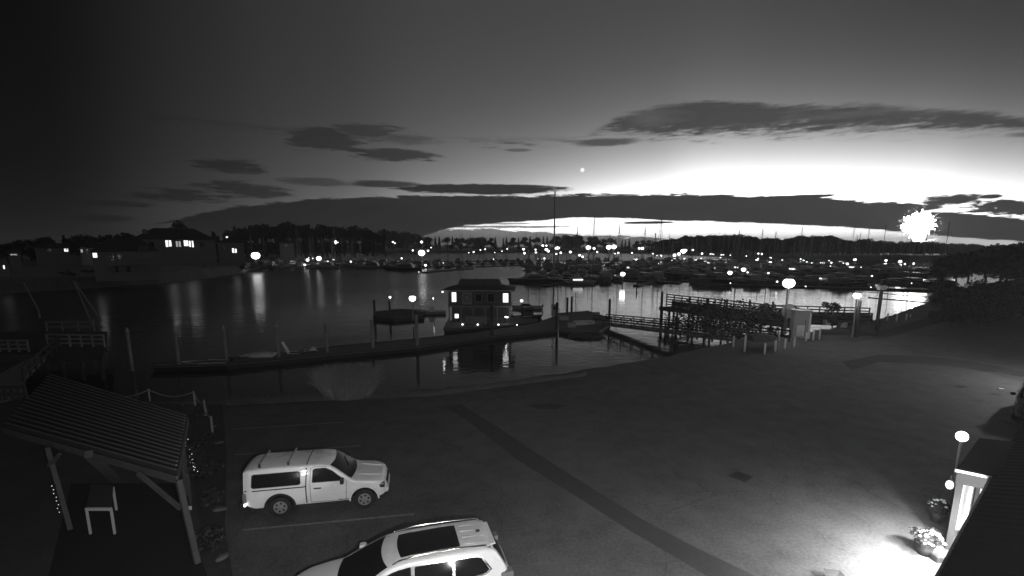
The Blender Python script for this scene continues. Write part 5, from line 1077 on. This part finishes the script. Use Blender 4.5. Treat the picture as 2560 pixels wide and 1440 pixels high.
# lamps of the building
q = at(2405, 1091, BP(wA, 2.6, 0).y); hz = q.z; tl = thing('wall_lamp', 'glaring lamp on the far corner of the bay roof', 'lamp', (q.x, q.y, 0))
MB().tube([(0, 0, 0), (0, 0, hz - .1)], .05, 6).build('bracket', alum, tl); MB().ball((0, 0, hz), .17, 12, 8).build('globe', lamp_hot, tl, True); light('glow', (-.1, 0, hz), 22, .12, parent=tl)
for s_, lb_ in ((1.6, 'porch downlight nearest the lower frame edge'), (3.8, 'middle porch downlight under the eave'), (5.3, 'porch downlight closest to the corner post')):
  tl = thing('porch_lamp', lb_, 'lamp', RP(s_, .1, 2.42), 0, 'downlights under the eave'); MB().ball((0, 0, 0), .09, 10, 6, .6).build('globe', lamp_hot, tl, True); MB().box(-.12, .12, -.12, .12, .055, .10).build('base', blackp, tl); light('glow', (0, 0, -.08), 3600, .08, 'SPOT', tl, (0, 0, 0), R(158), 1.0); light('spill', (0, 0, -.1), 380, .08, parent=tl)
tl = thing('hanging_globe', 'white globe hanging outside the bay post', 'lamp', at(2374, 1212, 13.6)); MB().ball((0, 0, 0), .1, 12, 8, 1.4).build('globe', emit('paper_globe_glow', 1.6), tl, True); MB().bar((0, 0, .1), (0, 0, .3), .02).bar((0, 0, .3), (.45, .1, .34), .025).build('arm', blackp, tl)
# flower pots
def pot(px, py, s, label, seed):
    rng = random.Random(seed); t = thing('flower_pot', label, 'flower pot', P(px, py)); MB().tube([(0, 0, 0), (0, 0, .34 * s)], .17 * s, 18, .235 * s).build('pot', mat('dark_pot', .02, .6), t, True); MB().tube([(0, 0, .33 * s), (0, 0, .37 * s)], .255 * s, 18).build('pot_rim', MATS['dark_pot'], t)
    cr = MB()
    for k in range(7): a = rng.uniform(0, 6.3); leaf_cloud(cr, (math.cos(a) * .22 * s, math.sin(a) * .22 * s, .55 * s + rng.uniform(-.06, .12)), .2 * s, 130, .035, .8)
    cr.build('foliage', mat('pot_leaves', .035, .8, .4, 8), t)
    fl_ = MB()
    for k in range(26): a = rng.uniform(0, 6.3); e = rng.uniform(.1, 1.4); q = Vector((math.cos(a) * math.cos(e), math.sin(a) * math.cos(e) - .25, math.sin(e) * .8)) * .36 * s + Vector((0, 0, .5 * s)); fl_.ball(q, rng.uniform(.03, .06) * s, 7, 4, .6)
    fl_.build('blossom', mat('petals', .8, .6), t)
    return t
pot(2309, 1384, 1.0, 'nearest dark pot with white blossoms beside the porch slab', 3)
pot(2342, 1302, 1.0, 'second flower pot, tucked against the corner post', 8)
o = MB().box(-.1, .1, -.12, .12, 0, .2).build('door_stop', mat('dark_pot', .02, .6), None, bevel=.03); o.location = P(2312 + 6, 1392 + 5) + Vector((.18, -.1, 0)); tag(o, 'small dark block on the slab edge right of the nearest pot', 'door stop')
cv = thing('boat_cover_corner', 'dark canvas corner rising at the bottom edge near the porch', 'canvas', P(2080, 1452)); MB().add([(-.35, -.5, 0), (.5, -.6, 0), (.25, .1, .25), (-.2, .12, .3)], [(0, 1, 2, 3)]).build('canvas', blackp, cv)
# the building the camera looks from: wall lamp that lights the near cars and a patch of asphalt
tl = thing('flood_lamp', 'wall flood lamp lighting the pickup side and the shelter', 'lamp', (-7.5, 1.5, 2.7)); MB().box(-.18, .18, -.1, .1, -.1, .1).build('housing', blackp, tl)
light('beam', (0, .15, -.15), 700, .15, 'SPOT', tl, (R(84), 0, 0), R(150), .8)
tl = thing('flood_lamp', 'wall flood lamp washing the near side of the white suv', 'lamp', (1.8, 2.6, 2.8)); MB().box(-.18, .18, -.1, .1, -.1, .1).build('housing', blackp, tl)
light('beam', (0, .15, -.15), 1100, .15, 'SPOT', tl, (R(82), 0, R(22)), R(130), .8)
tl = thing('flood_lamp', 'wall flood lamp aimed down at the asphalt', 'lamp', (5.5, 4.0, 4.6)); MB().box(-.18, .18, -.1, .1, -.1, .1).build('housing', blackp, tl)
light('beam', (0, .15, -.15), 1900, .12, 'SPOT', tl, (R(42), 0, R(12)), R(66), .35)
tl = thing('flood_lamp', 'flood lamp high on the wall beside the camera', 'lamp', (.6, -.4, 8.9)); MB().box(-.15, .15, -.1, .1, -.08, .08).build('housing', blackp, tl)
light('beam', (0, .14, 0), 4600, .12, 'SPOT', tl, (R(80), 0, 0), R(150), .9)
tl = thing('yard_lamp', 'yard lamp beyond the right edge lighting the parked van', 'lamp', (37.5, 31.0, 0)); MB().tube([(0, 0, 0), (0, 0, 5)], .07, 8).build('post', alum, tl); MB().ball((0, 0, 5.1), .16, 10, 6).build('globe', lamp_hot, tl, True); light('glow', (-.1, -.1, 4.9), 2200, .15, parent=tl)

# ------------------------------------------------------------------ firework, its smoke, the planet
fc = at(2297, 561, 480); t = thing('firework', 'round white firework bursting over the wooded horizon', 'firework', fc); rng = random.Random(11); R0 = 13.2
for k in range(110):
    z_ = rng.uniform(-1, 1); a = rng.uniform(0, 6.283); r_ = math.sqrt(1 - z_ * z_); dv = Vector((r_ * math.cos(a), r_ * math.sin(a), z_)); q = R0 * rng.uniform(1.0, 1.3)
    MB().tube([dv * q, dv * (q + 1.3)], .22, 4, .1).build('halo_spark', emit('halo_glow', 1.4), t)  # dim outer sparks added to imitate the soft glow round the burst
for k in range(150):
    z_ = 1 - 2 * (k + .5) / 150; a = k * 2.39996; r_ = math.sqrt(1 - z_ * z_); dv = Vector((r_ * math.cos(a), r_ * math.sin(a), z_)); q = R0 * rng.uniform(.66, 1.16)
    MB().tube([dv * 1.0, dv * q * .7, dv * q - Vector((0, 0, .4))], .7, 5, .55).build('spark', emit('spark_glow', 9.0), t)
MB().ball((0, 0, 0), 6.2, 14, 9).build('core', emit('spark_glow', 9.0), t, True)
tr_ = MB(); tr_.tube([(1, 0, -9), (2.5, 0, -17), (3.2, 0, -23)], 6.5, 8, .8).build('falling_sparks', emit('spark_glow', 9.0), t)
light('burst_glow', (0, -8, -6), 60000, 8, parent=t)
sm_ = bpy.data.materials.new('smoke'); sm_.use_nodes = True; nt = sm_.node_tree; nt.nodes.clear(); g = NG(nt); pv = g.n('ShaderNodeVolumePrincipled'); pv.inputs['Color'].default_value = (.8, .8, .8, 1)
tcs = g.n('ShaderNodeTexCoord').outputs['Object']; nz = g.noise(tcs, .22, 4, .6); nt.links.new(g.m('MULTIPLY', g.m('ADD', nz, .12, clamp=True), 3.0), pv.inputs['Density'])
o_ = g.n('ShaderNodeOutputMaterial'); nt.links.new(pv.outputs[0], o_.inputs['Volume'])
pv.inputs['Emission Strength'].default_value = 0.0
m_ = MB()
for px, py, r_ in [(2262, 622, 6), (2280, 618, 5), (2325, 615, 6.5), (2338, 606, 4), (2305, 628, 5)]: q = at(px, py, 470); m_.ball(q, r_, 12, 8)
stuff(m_.build('firework_smoke', sm_), 'pale smoke drifting beneath the firework', 'smoke')
o = MB().ball((0, 0, 0), 22, 20, 12).build('moon', emit('moon_glow', 1.1), None, True); o.location = at(1456, 425, 5500); tag(o, 'small bright round disc of the setting moon above the cloud bank', 'moon')
for k, (o) in protos.items():
    if k not in used: 
        for c_ in list(o.children): bpy.data.objects.remove(c_)
        bpy.data.objects.remove(o)
# ------------------------------------------------------------------ evening haze over the harbour
hm = bpy.data.materials.new('haze_air'); hm.use_nodes = True; nt = hm.node_tree; nt.nodes.clear(); g = NG(nt)
pv = g.n('ShaderNodeVolumePrincipled'); pv.inputs['Color'].default_value = (.9, .9, .9, 1); pv.inputs['Density'].default_value = HAZE; pv.inputs['Anisotropy'].default_value = 0.3
o_ = g.n('ShaderNodeOutputMaterial'); nt.links.new(pv.outputs[0], o_.inputs['Volume'])
o = MB().box(-3600, 3600, -100, 4300, -11, 75).build('haze', hm); o['kind'] = 'stuff'
# ------------------------------------------------------------------ labels that tell the many alike things apart, by landmarks one can find
ORD = ['first', 'second', 'third', 'fourth', 'fifth', 'sixth', 'seventh', 'eighth', 'ninth', 'tenth', 'eleventh', 'twelfth', 'thirteenth', 'fourteenth', 'fifteenth', 'sixteenth', 'seventeenth', 'eighteenth', 'nineteenth', 'twentieth', 'twenty-first', 'twenty-second', 'twenty-third', 'twenty-fourth']
MARKS = [(0, 'the left frame edge'), (168, 'the low house'), (320, 'the porch house'), (450, 'the big house windows'), (639, 'the flood lamp'), (840, 'the twin high lamps'), (1054, 'the largest left lamp'), (1200, 'the fuel house roof'),
         (1391, 'the tallest mast'), (1557, 'the long streak lamp'), (1708, 'the lamp cluster'), (1972, 'the yard lamp'), (2143, 'the lamp pole'), (2297, 'the firework'), (2560, 'the right frame edge')]
def pix(o):
    q = o.location; dp = q.y * CP + (CAM_H - q.z) * SP
    return 1280 + FPX * q.x / max(dp, .1)
def relabel(objs, base):
    d = {}
    for o in objs:
        x = pix(o); mx, mn = min(MARKS, key=lambda k: abs(k[0] - x)); d.setdefault((base(o), mn, x < mx), []).append((abs(x - mx), o))
    for (b_, mn, left), L_ in d.items():
        for i, (_, o) in enumerate(sorted(L_, key=lambda q: q[0])):
            o['label'] = '%s %s %s of %s' % (ORD[min(i, 23)], b_, 'left' if left else 'right', mn) if len(L_) > 1 else '%s just %s of %s' % (b_, 'left' if left else 'right', mn)
G = {}
for o in C.objects:
    if o.parent is None and o.get('group') and o.get('category'): G.setdefault(o['group'], []).append(o)
short = {'trees behind the left houses': 'dark tree behind the left houses', 'tall firs behind the left marina': 'tall tree behind the left marina', 'distant trees across the bay': 'distant tree across the bay', 'trees on the wooded point': 'tree on the wooded point', 'trees below the firework': 'tree in the far right wood',
         'near trees on the right bank': 'near tree on the right bank', 'stones edging the planting bed': None, 'lamps in the left marina': 'small lamp in the left marina', 'lamps around the tall mast': 'small lamp among far masts', 'lamps below the bright strip of bay': 'lamp under the bright strip', 'lamps in the right marina': 'small lamp in the right marina', 'lamps on the pontoons beneath the firework': 'small lamp on the far right pontoons'}
for gname, objs in G.items():
    if gname in short and short[gname]:
        s = short[gname]
        if gname.startswith('trees') or 'tree' in s: relabel(objs, lambda o: s.replace('tree', 'fir') if o.name.startswith('fir') else s.replace('tree', 'leafy tree'))
        else: relabel(objs, lambda o: s)
    elif gname.endswith(' row'):
        rn = gname.split(' in the ')[-1]
        def wb(o):
            w = o['label'].split(' moored')[0]; return '%s, %s,' % (w, rn)
        relabel(objs, wb)
st = sorted(G.get('stones edging the planting bed', []), key=lambda o: -o.location.y)
for i, o in enumerate(st): o['label'] = '%s pale border stone counted from the far end of the planting bed' % (ORD[i] if i < 16 else 'last')

for o in C.objects:
    if o.get('label') and len(o['label'].replace(',', ' ').split()) > 16: print('LONG', o.name, o['label'])
